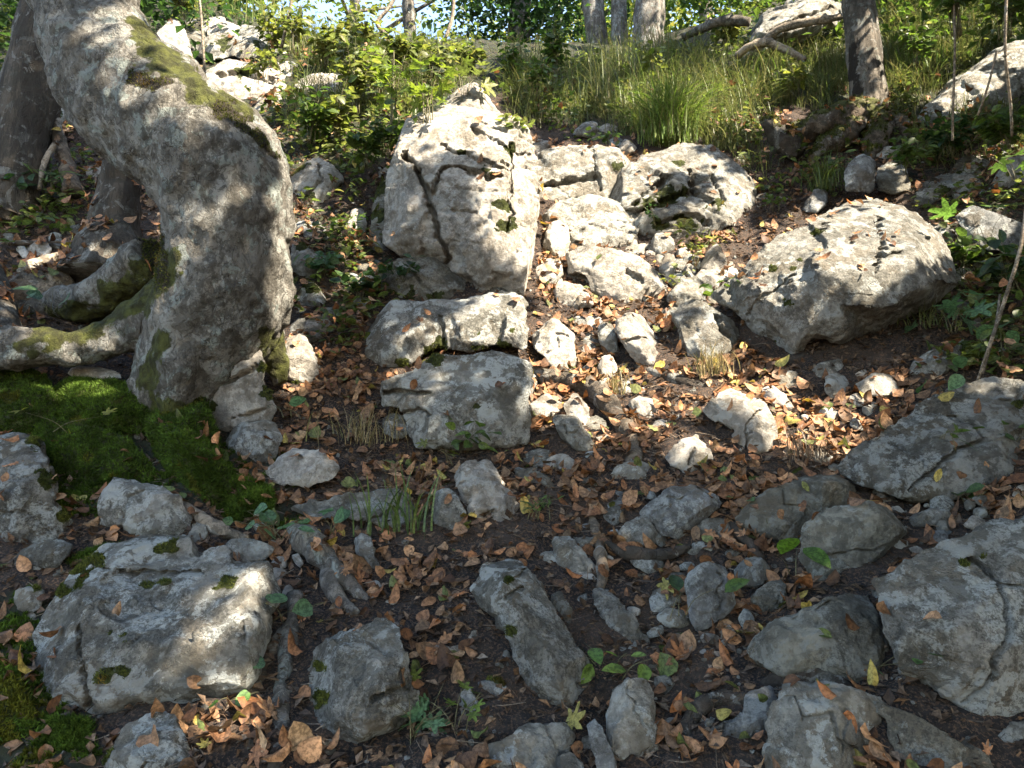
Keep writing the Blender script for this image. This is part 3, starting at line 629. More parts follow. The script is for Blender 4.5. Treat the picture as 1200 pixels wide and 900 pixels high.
  dict(lean=.5, chips=4, facet=.3, thick=(.20,.5), auto=False, inner=[(1060,690,.7),(1100,665,.5),(1150,640,.45),(1200,640,.5),(1075,740,1.0),(1120,700,1.0),(1160,680,.9),(1210,690,.8),(1100,780,.9),(1150,760,1.1),(1190,790,1.0),(1225,740,.9)], cracks=[(4.5,.07,(1138,656),(1160,668),(1175,682),(1186,715),(1186,740),(1172,772),(1158,795),(1132,822)),(3,.04,(1172,684),(1205,690))], moss=[(1128,660,9),(1152,652,5)])),
 ('triangular grey rock left of the massive cracked boulder', 'dark_rock', [(878,762),(905,735),(935,712),(965,707),(1000,695),(1022,691),(1031,715),(1041,765),(1046,787),(1012,808),(985,792),(960,781),(920,787),(888,777)],
  dict(inner=[(957,716,.6),(990,742,1.2),(1000,775,1.25),(1008,797,.9),(1015,730,.7),(935,750,.8),(910,768,.6)], auto=False, cracks=[(3,.03,(958,716),(974,708))])),
 ('square blue-grey block standing in the soil', 'blue_rock', [(805,674),(820,660),(850,657),(857,685),(860,706),(835,731),(819,738),(808,720)], dict(lean=.25, inner=[(825,672,.8),(848,672,.8),(828,700,1.1),(850,700,.9)], auto=False, rough=.6)),
 ('small lichen-spotted stone behind the square block', 'rock', [(859,668),(872,652),(900,656),(910,672),(882,690),(866,688)], {}),
 ('dark pyramid-shaped stone right of the square block', 'dark_rock', [(879,702),(897,686),(917,674),(926,690),(929,706),(910,727),(890,723)], dict(inner=[(915,688,1.2)], auto=False)),
 ('small blue-grey pebble below the pyramid-shaped stone', 'blue_rock', [(865,725),(872,712),(884,718),(882,734),(870,736)], {}),
 ('boomerang-shaped pale stone near the bottom edge', 'blue_rock', [(814,869),(850,845),(872,840),(876,812),(905,806),(909,825),(901,850),(890,862),(850,886),(825,891)], dict(rough=.7, inner=[(890,825,1.0),(880,850,1.1),(845,866,1.1)], auto=False)),
 ('pale domed boulder cut off by the bottom edge', 'rock', [(900,838),(918,810),(940,803),(985,805),(1005,814),(1036,825),(1046,860),(1052,925),(908,925),(904,870)], dict(inner=[(940,822,.5),(1000,830,.5),(930,860,1.0),(985,850,.95),(1030,860,.9),(960,890,1.3),(1010,895,1.2)], auto=False)),
 ('long sloping grey stone right of the pale domed boulder', 'dark_rock', [(1020,815),(1055,814),(1085,830),(1120,850),(1150,885),(1172,925),(1052,925),(1050,870),(1038,835)], {}),
 ('small white stone below the massive cracked boulder', 'pale_sunlit_rock', [(1067,806),(1080,799),(1097,806),(1092,816),(1074,816)], {}),
 ('low stone at the lower right corner', 'rock', [(1170,865),(1185,848),(1215,846),(1215,880),(1180,880)], {}),
 ('flat pale stone above the massive cracked boulder', 'rock', [(1060,608),(1083,597),(1110,595),(1118,606),(1090,617),(1070,617)], {}),
 ('little white stone on the leafy shelf at the right', 'pale_sunlit_rock', [(1128,615),(1140,603),(1157,606),(1154,618),(1138,621)], {}),
 # the centre foreground
 ('long tapering grey stone lying downhill in the centre foreground', 'lichen_rock', [(555,697),(570,665),(590,655),(605,655),(620,668),(635,695),(655,735),(680,770),(698,796),(690,811),(665,836),(650,839),(640,829),(625,800),(608,765),(585,725),(560,708)],
  dict(lean=.8, chips=6, thick=(.34,.5), auto=False, inner=[(592,664,.5),(580,690,.9),(600,715,1.15),(620,700,.7),(625,755,1.2),(650,750,.8),(640,790,1.25),(672,785,.85),(658,815,1.2),(575,700,.8)], cracks=[(4,.04,(604,675),(617,668)),(4,.05,(596,702),(612,690)),(3,.03,(690,795),(680,801))], moss=[(594,680,6),(600,738,7)])),
 ('stubby grey stone above the long tapering stone', 'rock', [(646,652),(650,628),(668,627),(690,655),(699,673),(675,672),(650,664)], {}),
 ('thin splinter of stone pointing down to the green sprig', 'rock', [(695,691),(708,683),(725,705),(750,735),(773,762),(766,773),(740,756),(715,731),(700,712)], dict(lean=.8)),
 ('dark flat flake behind the long tapering stone', 'dark_rock', [(642,700),(655,690),(669,710),(674,731),(660,737),(648,716)], {}),
 ('small wet-looking stone, left of a pair in the soil', 'blue_rock', [(539,815),(548,807),(575,840),(578,852),(560,850),(545,831)], {}),
 ('small moss-capped stone, right of a pair in the soil', 'blue_rock', [(559,801),(572,794),(590,800),(606,829),(595,838),(579,836)], dict(moss=[(582,796,11)])),
 ('rounded grey stone cut off by the bottom edge at the centre', 'rock', [(560,925),(570,880),(595,860),(620,847),(636,850),(646,870),(655,925)], dict(cracks=[(4,.03,(606,870),(622,866),(634,872))])),
 ('grey stone tucked behind the rounded bottom stone', 'rock', [(630,850),(660,842),(675,865),(667,884),(646,890)], {}),
 ('small grey stone at the bottom edge right of the rounded stone', 'rock', [(648,890),(668,880),(684,895),(684,920),(652,920)], {}),
 ('slim blade of pale stone at the bottom edge', 'blue_rock', [(687,846),(697,838),(711,865),(723,892),(720,915),(704,912),(694,880)], {}),
 ('flaring upright grey stone at the bottom centre', 'rock', [(711,832),(720,812),(740,800),(758,794),(766,815),(766,845),(775,886),(760,892),(740,882),(725,892),(714,870)], {}),
 ('small angular stone between brown leaves, left of the grey roots', 'rock', [(721,626),(735,612),(755,603),(771,622),(769,636),(745,644)], {}),
 ('smooth grey slab with a slanted top in the middle', 'blue_rock', [(752,601),(770,582),(790,568),(815,565),(841,572),(847,590),(827,611),(802,632),(773,624)], dict(rough=.7)),
 ('smooth egg-shaped stone below the twisting root', 'rock', [(716,556),(725,543),(745,538),(768,546),(766,558),(745,568),(725,568)], dict(rough=.4)),
 ('flat-faced brown stone beside the orange leaves', 'pale_sunlit_rock', [(778,537),(795,520),(815,504),(826,515),(836,535),(843,553),(820,558),(795,547)], {}),
 ('white split rock below the stacked slabs', 'pale_sunlit_rock', [(530,555),(553,540),(572,538),(585,560),(602,583),(618,592),(626,608),(590,627),(563,630),(549,610),(539,590)], dict(cracks=[(4,.05,(572,560),(590,585),(604,598)),(3,.03,(566,604),(596,596))], inner=[(560,552,.7),(555,580,1.0),(575,600,1.1),(600,605,.9)])),
 ('grey stone left of the white split rock', 'rock', [(505,602),(512,575),(526,570),(540,590),(552,613),(541,629),(512,627)], {}),
 ('dark slanting slab under the stacked slabs', 'dark_rock', [(598,545),(625,548),(650,565),(659,580),(640,582),(613,567)], dict(lean=.8)),
 ('elongated dark stone under the twisting root', 'rock', [(647,490),(660,481),(675,487),(690,510),(701,530),(690,537),(670,526),(655,511)], dict(lean=.6)),
 ('pointed pale stone beside the twisting root', 'pale_sunlit_rock', [(659,476),(675,457),(690,480),(696,500),(680,507),(665,492)], {}),
 ('bright stone beside the right foot of the stacked slabs', 'pale_sunlit_rock', [(619,477),(640,459),(659,467),(656,482),(635,490),(622,492)], {}),
 ('little grey stone at the stacked slabs', 'rock', [(446,492),(460,482),(478,488),(484,505),(468,515),(450,508)], {}),
 ('oval grey stone half buried beside orange leaves', 'pale_sunlit_rock', [(758,505),(770,492),(788,492),(795,505),(782,516),(764,516)], {}),
 ('pinkish stone behind the twisting root', 'pale_sunlit_rock', [(735,470),(748,462),(768,470),(776,484),(758,490),(742,486)], {}),
 ('small grey stone above the egg-shaped stone', 'rock', [(745,505),(752,496),(764,503),(762,515),(750,517)], {}),
 # left background
 ('pale shaded rock behind the leaning trunk at the left edge', 'rock', [(3,215),(5,180),(18,165),(34,162),(36,190),(28,220),(12,228)], dict(D=5.0)),
 ('mossy rock in shade behind the leaning trunk', 'rock', [(18,165),(24,140),(45,115),(70,112),(75,140),(60,165),(36,172)], dict(D=5.3, moss=[(58,130,12),(30,150,10),(62,152,9)])),
 ('sunlit ribbed rock right behind the leaning trunk', 'pale_sunlit_rock', [(183,55),(186,30),(205,14),(218,35),(228,75),(212,82),(196,62)], dict(D=6.6)),
 ('broad sunlit step on the upper left slope', 'pale_sunlit_rock', [(222,105),(245,85),(268,70),(300,70),(328,84),(337,104),(312,120),(275,118),(245,112)], dict(D=6.2, lean=.9, cracks=[(4,.06,(255,88),(285,86),(320,96))], moss=[(285,84,9)])),
 ('weathered ledge above the sunlit step', 'rock', [(225,62),(238,45),(265,40),(295,45),(318,56),(310,68),(275,66),(240,72)], dict(D=6.9, lean=.8, moss=[(262,50,10),(300,52,8)])),
 ('white boulder half hidden by shrubs on the upper left slope', 'pale_sunlit_rock', [(340,110),(352,88),(380,82),(405,84),(420,96),(412,112),(380,118),(352,120)], dict(D=6.3)),
 ('small white stone among the shrub leaves', 'pale_sunlit_rock', [(420,110),(428,98),(440,98),(446,110),(436,118)], dict(D=6.0)),
 ('thin white stone under the trunk foot', 'pale_sunlit_rock', [(76,436),(88,428),(112,430),(138,434),(140,443),(110,445),(86,443)], dict(D=3.25)),
]
for i, (lab, mat, poly, opt) in enumerate(RK):
    big = max(np.ptp([p[0] for p in poly]), np.ptp([p[1] for p in poly]))
    nm = 'boulder' if big > 95 else 'rock' if big > 38 else 'stone'
    build_rock(nm, lab, nm, poly, mat=mat, seed=i + 1, **opt)
print('rock tris', TRIS)

# ------------------------------------------------------------------ tubes: trunks, roots, branches
def catmull(P, k):
    P = np.asarray(P, float); Q = np.vstack([2 * P[0] - P[1], P, 2 * P[-1] - P[-2]]); out = []
    for i in range(len(P) - 1):
        a, b, c, d = Q[i:i + 4]
        for t in np.linspace(0, 1, k, endpoint=False):
            out.append(.5 * ((2 * b) + (-a + c) * t + (2 * a - 5 * b + 4 * c - d) * t * t + (-a + 3 * b - 3 * c + d) * t ** 3))
    out.append(P[-1]); return np.array(out)
def tube(path, rad, segs=10, k=6, noise=0.0, nscale=.2, seed=0, flat=None, cap=True):
    """returns vertices and quads of a round limb along PATH; RAD per path point"""
    PR = catmull(np.hstack([np.asarray(path, float), np.asarray(rad, float)[:, None]]), k)
    P = PR[:, :3]; R = np.maximum(PR[:, 3], 1e-4); n = len(P)
    T = np.gradient(P, axis=0); T /= np.linalg.norm(T, axis=1)[:, None] + 1e-12
    ref = np.array([0.31, .2, .93]) if abs(T[0] @ np.array([0.31, .2, .93])) < .9 else np.array([1., 0, 0])
    U = np.zeros_like(P); u = ref - (ref @ T[0]) * T[0]
    for i in range(n):
        u = u - (u @ T[i]) * T[i]; u /= np.linalg.norm(u) + 1e-12; U[i] = u
    W = np.cross(T, U); a = np.linspace(0, 2 * math.pi, segs, endpoint=False)
    V = P[:, None, :] + R[:, None, None] * (np.cos(a)[None, :, None] * U[:, None, :] + np.sin(a)[None, :, None] * W[:, None, :])
    V = V.reshape(-1, 3)
    if noise:
        d = V - np.repeat(P, segs, 0); V = V + d * (noise * fbm(V, nscale, 3, seed))[:, None]
    i = np.arange(n * segs).reshape(n, segs)
    F = np.stack([i[:-1], np.roll(i[:-1], -1, 1), np.roll(i[1:], -1, 1), i[1:]], -1).reshape(-1, 4)
    tri = []
    if cap:
        V = np.vstack([V, P[0], P[-1]]); c0, c1 = len(V) - 2, len(V) - 1
        for j in range(segs): tri += [(c0, i[0, (j + 1) % segs], i[0, j]), (c1, i[-1, j], i[-1, (j + 1) % segs])]
    return V, F, np.array(tri).reshape(-1, 3)
def merge(parts):
    V = []; Q = []; T = []; o = 0
    for v, q, t in parts:
        V.append(v); Q.append(q + o); T.append(t + o); o += len(v)
    return np.vstack(V), [np.vstack(Q), np.vstack(T)]
def px_tube(pts_px, **kw):
    """PTS_PX: (column, row, distance, radius in picture pixels)"""
    P = [pt(a, b, d) for a, b, d, r in pts_px]; R = [r * d / FPX for a, b, d, r in pts_px]
    return tube(P, R, **kw)
def finish_bark(me, mats, moss=(), dark=(), name='trunk', parent=None, origin=None, topmoss=0, bumpy=0.0, seed=0):
    V, N_, E = get_arrays(me)
    if bumpy:
        V = V + N_ * (bumpy * (fbm(V, .09, 4, seed, .55) + .6 * np.abs(vnoise(V * np.array([1, 1, .5]), .035, seed + 1))))[:, None]
        me.vertices.foreach_set('co', V.astype(np.float32).ravel()); me.update()
    px, py, dd = proj(V)
    for key, spots in (('moss', moss), ('dark', dark)):
        ma = np.zeros(len(V))
        for s in spots:
            line = s[1:]
            dist = segdist(px, py, line if len(line) > 1 else [line[0], (line[0][0] + .1, line[0][1])])
            r = dist / s[0] + .55 * fbm(V, .10, 4, 3, .6)
            ma = np.maximum(ma, 1 - smoothstep(.35, 1.35, r))
        if key == 'moss' and topmoss: ma = np.maximum(ma, smoothstep(.2, .8, N_[:, 2]) * smoothstep(.2, .6, fbm(V, .2, 3, 8) + topmoss))
        a = me.attributes.new(key, 'FLOAT', 'POINT'); a.data.foreach_set('value', ma.astype(np.float32))
    o = link(name, me, M[mats], parent=parent, origin=origin)
    return o, V, N_, ma

# ------------------------------------------------------------------ leaves
def leaf_template(kind, seed):
    """flat leaf of length 1 along +y, then curled; returns V, F(quads), tris"""
    rg = np.random.default_rng(seed)
    if kind in ('beech', 'dry', 'round', 'narrow'):
        ny_, nx_ = (7, 5)
        t = np.linspace(0, 1, ny_)
        wdt = {'beech': .30, 'dry': .30, 'round': .44, 'narrow': .12}[kind]
        prof = np.sin(math.pi * np.clip(t, 0.0, 1) ** (.82 if kind != 'round' else .7)) ** (.75) * wdt
        prof[0] = .02; prof[-1] = .008
        x = np.linspace(-1, 1, nx_)
        V = np.stack([x[None, :] * prof[:, None], np.repeat(t[:, None], nx_, 1), np.zeros((ny_, nx_))], -1)
        i = np.arange(ny_ * nx_).reshape(ny_, nx_)
        Q = np.stack([i[:-1, :-1], i[:-1, 1:], i[1:, 1:], i[1:, :-1]], -1).reshape(-1, 4); T = np.zeros((0, 3), int)
        V = V.reshape(-1, 3)
        c = {'dry': rg.uniform(.1, 1.5), 'beech': rg.uniform(.1, .5), 'round': rg.uniform(-.1, .2), 'narrow': rg.uniform(.3, .9)}[kind]
        fold = {'dry': rg.uniform(-.3, .9), 'beech': rg.uniform(.1, .5), 'round': rg.uniform(.05, .3), 'narrow': .3}[kind]
        tw = rg.uniform(-.6, .6) if kind == 'dry' else rg.uniform(-.15, .15)
    else:                                                       # lobed, like a maple
        n = 42; a = np.linspace(-math.pi * .95, math.pi * .95, n)
        tip = np.array([0, .82, -.82, 1.75, -1.75, 2.6, -2.6]); amp = np.array([1.0, .88, .88, .62, .62, .30, .30]); wd_ = np.array([.42, .36, .36, .36, .36, .3, .3])
        lob = np.max(.30 + (amp[None] - .30) * np.clip(1 - np.abs(a[:, None] - tip[None]) / wd_[None], 0, 1) ** .85, axis=1) + .035 * (np.arange(n) % 2)
        lob = lob * .62
        ring = np.stack([np.sin(a) * lob, .34 + np.cos(a) * lob, np.zeros(n)], -1)
        mid = np.stack([np.sin(a) * lob * .5, .33 + np.cos(a) * lob * .5, np.zeros(n)], -1)
        V = np.vstack([ring, mid, [[0, .28, 0]]])
        Q = np.array([(i, i + 1, n + i + 1, n + i) for i in range(n - 1)]); T = np.array([(n + i, n + i + 1, 2 * n) for i in range(n - 1)])
        c = rg.uniform(.1, .5) if kind == 'lobed' else rg.uniform(.3, 1.3); fold = rg.uniform(.1, .4) if kind == 'lobed' else rg.uniform(-.3, .6); tw = rg.uniform(-.3, .3)
    x, y = V[:, 0].copy(), V[:, 1].copy()
    z = np.abs(x) * fold * .8 + .03 * np.sin(y * 17 + seed) * np.abs(x) * 4 * (1 if kind in ('dry', 'drylobed') else .4)
    th = c * y; yy = np.where(abs(c) > .01, np.sin(th) / c, y); zz = np.where(abs(c) > .01, -(1 - np.cos(th)) / c, 0) + z * np.cos(th)
    ang = tw * (y - .3); X2 = x * np.cos(ang) - zz * np.sin(ang) * .5; Z2 = zz + x * np.sin(ang)
    V = np.stack([X2, yy, Z2], -1)
    if kind in ('dry', 'drylobed'): V[:, 2] += rg.normal(0, .012, len(V))
    return V, Q, T
TPL = {k: [leaf_template(k, s) for s in range(9)] for k in ('beech', 'dry', 'round', 'narrow', 'lobed', 'drylobed')}
def frames(normal, heading):
    """rotation matrices whose z is NORMAL and whose y points along HEADING"""
    z = normal / (np.linalg.norm(normal, axis=1)[:, None] + 1e-9)
    y = heading - (heading * z).sum(1)[:, None] * z; y /= np.linalg.norm(y, axis=1)[:, None] + 1e-9
    x = np.cross(y, z); return np.stack([x, y, z], -1)
def leaves_mesh(kind, P, R, size, col, wid=None):
    """one mesh of leaves: P (n,3), R (n,3,3), size (n,), col (n,3)"""
    tp = TPL[kind]; VV = []; QQ = []; TT = []; CC = []; o = 0; n = len(P); ch = np.arange(n) % len(tp)
    for k in range(len(tp)):
        s = np.where(ch == k)[0]
        if len(s) == 0: continue
        V, Q, T = tp[k]; m = len(V)
        W = np.einsum('nij,mj->nmi', R[s] * size[s][:, None, None], V) + P[s][:, None, :]
        VV.append(W.reshape(-1, 3)); off = (np.arange(len(s)) * m + o)[:, None, None]
        QQ.append((Q[None] + off).reshape(-1, 4))
        if len(T): TT.append((T[None] + off).reshape(-1, 3))
        CC.append(np.repeat(col[s], m, 0)); o += m * len(s)
    return mesh_from(np.vstack(VV), [np.vstack(QQ)] + ([np.vstack(TT)] if TT else []), col=np.vstack(CC))
def simple_leaves(P, R, size, col, ratio=.62):
    """far leaves: four-corner folded blades"""
    T4 = np.array([[0, 0, 0], [.5 * ratio, .45, .10], [0, 1, -.12], [-.5 * ratio, .45, .10]])
    W = np.einsum('nij,mj->nmi', R * size[:, None, None], T4) + P[:, None, :]
    n = len(P); i = (np.arange(n) * 4)[:, None]
    F = np.concatenate([i + [0, 1, 2], i + [0, 2, 3]], 0)
    return mesh_from(W.reshape(-1, 3), [F], col=np.repeat(col, 4, 0), smooth=False)
def pick_col(cols, n, rg, jit=.25):
    cols = np.array(cols); w_ = rg.dirichlet(np.full(len(cols), .7), n); c = w_ @ cols
    return np.clip(c * rg.uniform(1 - jit, 1 + jit, (n, 1)), 0, 1)
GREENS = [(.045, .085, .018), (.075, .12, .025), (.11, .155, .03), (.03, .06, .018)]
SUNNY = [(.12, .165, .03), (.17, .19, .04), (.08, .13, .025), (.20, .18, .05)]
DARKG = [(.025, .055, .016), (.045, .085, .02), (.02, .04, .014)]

# ------------------------------------------------------------------ the old curved trunk on the left
t = empty('beech_tree', pt(215, 470, 3.3), 'thick pale-grey tree trunk curving in an S on a mossy foot at the left', 'tree')
TRUNK = [(-150, -560, 4.35, 50), (-20, -330, 4.05, 58), (55, -130, 3.72, 64), (95, -10, 3.52, 54), (113, 50, 3.44, 58), (146, 100, 3.38, 66), (200, 148, 3.32, 77), (246, 192, 3.28, 80), (266, 240, 3.26, 76), (268, 290, 3.25, 72), (262, 335, 3.25, 71), (252, 380, 3.27, 69), (232, 425, 3.30, 62), (214, 470, 3.34, 62), (205, 540, 3.4, 60)]
parts = [px_tube(TRUNK, segs=40, k=8, noise=.10, nscale=.35, seed=3)]
parts.append(px_tube([(250, 310, 3.38, 34), (205, 355, 3.34, 34), (155, 385, 3.28, 30), (100, 404, 3.22, 24), (50, 408, 3.18, 24), (0, 412, 3.15, 22), (-60, 420, 3.1, 16)], segs=18, noise=.16, nscale=.2, seed=9))
parts.append(px_tube([(240, 330, 3.18, 45), (214, 400, 3.13, 32), (204, 450, 3.10, 24), (205, 490, 3.10, 14)], segs=18, noise=.15, nscale=.2, seed=12))
parts.append(px_tube([(290, 300, 3.36, 46), (302, 360, 3.42, 34), (318, 410, 3.45, 20), (330, 450, 3.45, 10)], segs=18, noise=.15, nscale=.2, seed=15))
parts.append(px_tube([(180, 300, 3.5, 30), (120, 345, 3.62, 26), (60, 360, 3.75, 18), (0, 370, 3.8, 12)], segs=14, noise=.2, nscale=.2, seed=16))
V, F = merge(parts); me = voxel(mesh_from(V, F), .012)
V, N_, E = get_arrays(me); V = smooth_mesh(V, E, 3); me.vertices.foreach_set('co', V.astype(np.float32).ravel()); me.update()
tr, V, N_, mo = finish_bark(me, 'beech_bark', bumpy=.014, seed=4, parent=t,
    moss=[(22, (172, 40), (190, 70), (215, 92)), (17, (210, 92), (250, 112), (285, 130)), (26, (190, 320), (150, 350), (100, 375), (45, 395)), (16, (320, 400), (335, 440)), (18, (190, 400), (175, 440)), (28, (200, 480), (240, 500)), (12, (60, 395), (20, 405))],
    dark=[(9, (155, 92), (178, 98), (200, 95)), (14, (262, 128), (285, 140)), (12, (172, 262), (180, 290), (190, 330)), (6, (300, 155), (322, 185))])
sel = mo > .6
link('moss', blades(V[sel], N_[sel], 9000, .011, .0018, [(.035, .045, .010), (.10, .10, .024)], seed=3), M['moss'], parent=t)
# its limbs and crown, above the frame
def crown(name_mat, centres, per, spread, size, cols, rg, flat=.5, simple=True):
    P = np.repeat(np.array(centres), per, 0) + rg.normal(0, 1, (len(centres) * per, 3)) * np.array([spread, spread, spread * .55])
    n = len(P); nm = rg.normal(0, flat, (n, 3)); nm[:, 2] += 1
    R = frames(nm, rg.normal(0, 1, (n, 3)) + np.array([0, 0, -.3]))
    return P, R, size * rg.uniform(.6, 1.25, n), pick_col(cols, n, rg)
def grow_limbs(base, top, r0, rg, nl=7, reach=2.0, lo=.35):
    """straight-ish leader with limbs; returns tube parts and twig end points"""
    base = np.array(base); top = np.array(top); parts = []; ends = []
    mid = (base + top) / 2 + rg.normal(0, .018, 3) * np.linalg.norm(top - base)
    lead = catmull([base, mid, top], 10)
    parts.append(tube([base, base + (mid - base) * .08, mid, top], [r0 * 1.35, r0, r0 * .72, r0 * .12], segs=12, k=8, noise=.06, nscale=.5, seed=int(rg.integers(99))))
    for q in range(nl):
        f = lo + (1 - lo) * (q + .5) / nl; p = lead[int(f * (len(lead) - 1))]; a = q * 2.4 + rg.uniform(-.4, .4)
        L = reach * (1.15 - .55 * f) * rg.uniform(.7, 1.2); d = np.array([math.cos(a), math.sin(a), .35 + .4 * f])
        e = p + d * L; m_ = p + d * L * .5 + np.array([0, 0, -.06 * L]) + rg.normal(0, .06 * L, 3)
        rr = r0 * (1 - .7 * f) * .42
        parts.append(tube([p, m_, e], [rr, rr * .65, rr * .15], segs=6, k=4))
        for u in (.35, .5, .65, .8, .92, 1.0):
            c = (1 - u) ** 2 * p + 2 * u * (1 - u) * m_ + u * u * e; ends.append(c + rg.normal(0, .22 * L * .6, 3))
    return parts, ends
rg = np.random.default_rng(5)
b0 = pt(*TRUNK[0][:3]); parts, ends = grow_limbs(b0, b0 + np.array([-.6, .5, 4.2]), .2, rg, 8, 2.2, .1)
V, F = merge(parts); link('limbs', mesh_from(V, F), M['beech_bark'], parent=t)
P, R, sz, cl = crown('', ends, 70, .32, .085, GREENS, rg)
PENDING = [(t, 'canopy_leaf', P, R, sz, cl)]

# ------------------------------------------------------------------ trees standing above the slope
def trunk_tree(name, label, cols, base_px, D, rpx, height, lean=(0, 0), bark='bark', nl=8, reach=2.2, per=60, spread=.4, leaf=.085, lo=.4, flare=1.35, seed=0, moss=(), dark=(), low=None, group='trees standing above the rocky slope', k=1.0):
    rg = np.random.default_rng(seed); base = pt(*base_px, D); r = rpx * D / FPX
    t = empty(name, base, label, 'tree', group)
    top = base + np.array([lean[0], lean[1], height])
    parts, ends = grow_limbs(base - np.array([0, 0, .25]), top, r, rg, nl, reach, lo)
    tv = parts[0]
    me = mesh_from(tv[0], [tv[1], tv[2]])
    bm = bmesh.new(); bm.from_mesh(me); bmesh.ops.subdivide_edges(bm, edges=bm.edges, cuts=2, use_grid_fill=True); bm.to_mesh(me); bm.free()
    finish_bark(me, bark, parent=t, moss=moss, dark=dark, bumpy=.012, seed=seed)
    if len(parts) > 1:
        V, F = merge(parts[1:]); link('limbs', mesh_from(V, F), M[bark], parent=t)
    if low: ends = ends + [base + np.array(q) for q in low]
    if per:
        P, R, sz, cl = crown('', ends, int(per * k), spread, leaf, cols, rg)
        PENDING.append((t, 'leaf', P, R, sz, cl))
    return t
rg0 = np.random.default_rng(77)
def cloud(n, box, rg): return [np.array([rg.uniform(*box[0]), rg.uniform(*box[1]), rg.uniform(*box[2])]) for _ in range(n)]
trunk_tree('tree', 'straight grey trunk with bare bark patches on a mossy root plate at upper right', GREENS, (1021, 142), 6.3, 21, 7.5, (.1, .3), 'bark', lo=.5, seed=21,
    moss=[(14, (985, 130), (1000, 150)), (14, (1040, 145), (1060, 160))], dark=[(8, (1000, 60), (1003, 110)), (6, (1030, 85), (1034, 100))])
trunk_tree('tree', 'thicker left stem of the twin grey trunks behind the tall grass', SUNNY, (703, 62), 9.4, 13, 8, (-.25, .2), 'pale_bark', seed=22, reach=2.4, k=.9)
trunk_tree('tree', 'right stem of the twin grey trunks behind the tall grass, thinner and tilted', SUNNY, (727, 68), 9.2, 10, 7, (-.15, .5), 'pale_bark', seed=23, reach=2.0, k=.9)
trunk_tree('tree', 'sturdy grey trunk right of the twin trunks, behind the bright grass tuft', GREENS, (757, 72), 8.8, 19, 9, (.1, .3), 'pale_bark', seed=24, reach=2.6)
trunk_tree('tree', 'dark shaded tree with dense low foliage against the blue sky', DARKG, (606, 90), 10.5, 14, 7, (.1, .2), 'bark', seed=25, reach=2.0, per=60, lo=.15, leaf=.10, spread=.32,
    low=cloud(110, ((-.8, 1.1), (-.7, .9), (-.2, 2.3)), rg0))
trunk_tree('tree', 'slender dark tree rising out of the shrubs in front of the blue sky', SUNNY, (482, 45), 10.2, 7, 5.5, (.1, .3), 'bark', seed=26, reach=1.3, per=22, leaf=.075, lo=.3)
trunk_tree('tree', 'rough trunk coloured dark for shade, cut off by the upper left corner of the photo', GREENS, (6, 215), 4.7, 36, 6, (.12, .3), 'shaded_bark', seed=27, lo=.6)
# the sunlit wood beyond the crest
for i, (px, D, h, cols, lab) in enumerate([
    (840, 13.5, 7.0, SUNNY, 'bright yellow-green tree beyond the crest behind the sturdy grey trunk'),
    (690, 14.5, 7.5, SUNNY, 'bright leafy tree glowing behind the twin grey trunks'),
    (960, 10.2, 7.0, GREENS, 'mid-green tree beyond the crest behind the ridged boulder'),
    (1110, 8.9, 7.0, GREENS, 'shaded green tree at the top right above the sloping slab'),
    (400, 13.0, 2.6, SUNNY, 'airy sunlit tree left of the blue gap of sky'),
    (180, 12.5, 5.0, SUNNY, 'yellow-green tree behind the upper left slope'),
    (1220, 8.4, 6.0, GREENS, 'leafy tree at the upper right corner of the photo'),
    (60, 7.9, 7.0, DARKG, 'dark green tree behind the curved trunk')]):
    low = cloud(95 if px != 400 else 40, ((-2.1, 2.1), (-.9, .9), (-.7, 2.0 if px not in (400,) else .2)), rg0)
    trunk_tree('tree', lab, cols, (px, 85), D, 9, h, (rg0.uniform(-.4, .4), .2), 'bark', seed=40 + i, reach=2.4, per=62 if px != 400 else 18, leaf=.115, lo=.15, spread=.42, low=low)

# ------------------------------------------------------------------ roots, stump, logs, sticks
def root(name, label, cat, line, mat='root', seed=0, group=None, noise=.30, segs=14, lift=0.0, parts=None, bumpy=.006):
    """LINE: (column, row, radius px[, distance]); without a distance the limb lies on the ground"""
    q = []
    for e in line:
        d = e[3] if len(e) > 3 else gD(e[0], e[1]) - (e[2] * .75 + lift) / FPX * 3
        q.append((e[0], e[1], d, e[2]))
    tb = px_tube(q, segs=segs, k=8, noise=noise, nscale=.06, seed=seed)
    me = mesh_from(tb[0], [tb[1], tb[2]])
    o, V, N_, _ = finish_bark(me, mat, name=name, origin=V_mean(tb[0]), bumpy=bumpy, seed=seed)
    return tag(o, label, cat, group)
def V_mean(V): return np.asarray(V).mean(0)
root('exposed_root', 'thick grey-brown root twisting downhill beside the stacked slabs into the orange leaves', 'root', [(622, 438, 9), (650, 442, 10), (680, 449, 12), (706, 466, 12), (727, 492, 11), (739, 515, 11), (744, 540, 8), (746, 565, 4)], seed=1)
root('exposed_root', 'thin dark root running right from the pinkish seamed stone', 'root', [(745, 430, 5), (765, 437, 7), (790, 446, 7), (815, 452, 6), (840, 458, 3)], 'dark_root', seed=2)
root('exposed_root', 'pinkish root hugging the right flank of the stacked slabs', 'root', [(626, 425, 3), (624, 440, 6), (619, 460, 7), (613, 488, 6), (614, 508, 3)], 'root', seed=3)
root('exposed_root', 'upper thick grey root under the round green leaves, left of the bone-shaped stone', 'root', [(345, 618, 9), (360, 635, 15), (380, 655, 15), (400, 676, 13), (418, 694, 9), (432, 705, 5)], 'pale_bark', seed=5)
root('exposed_root', 'lower grey root beside the small white stone among big brown leaves', 'root', [(383, 662, 8), (386, 685, 11), (400, 705, 11), (415, 722, 8)], 'pale_bark', seed=6)
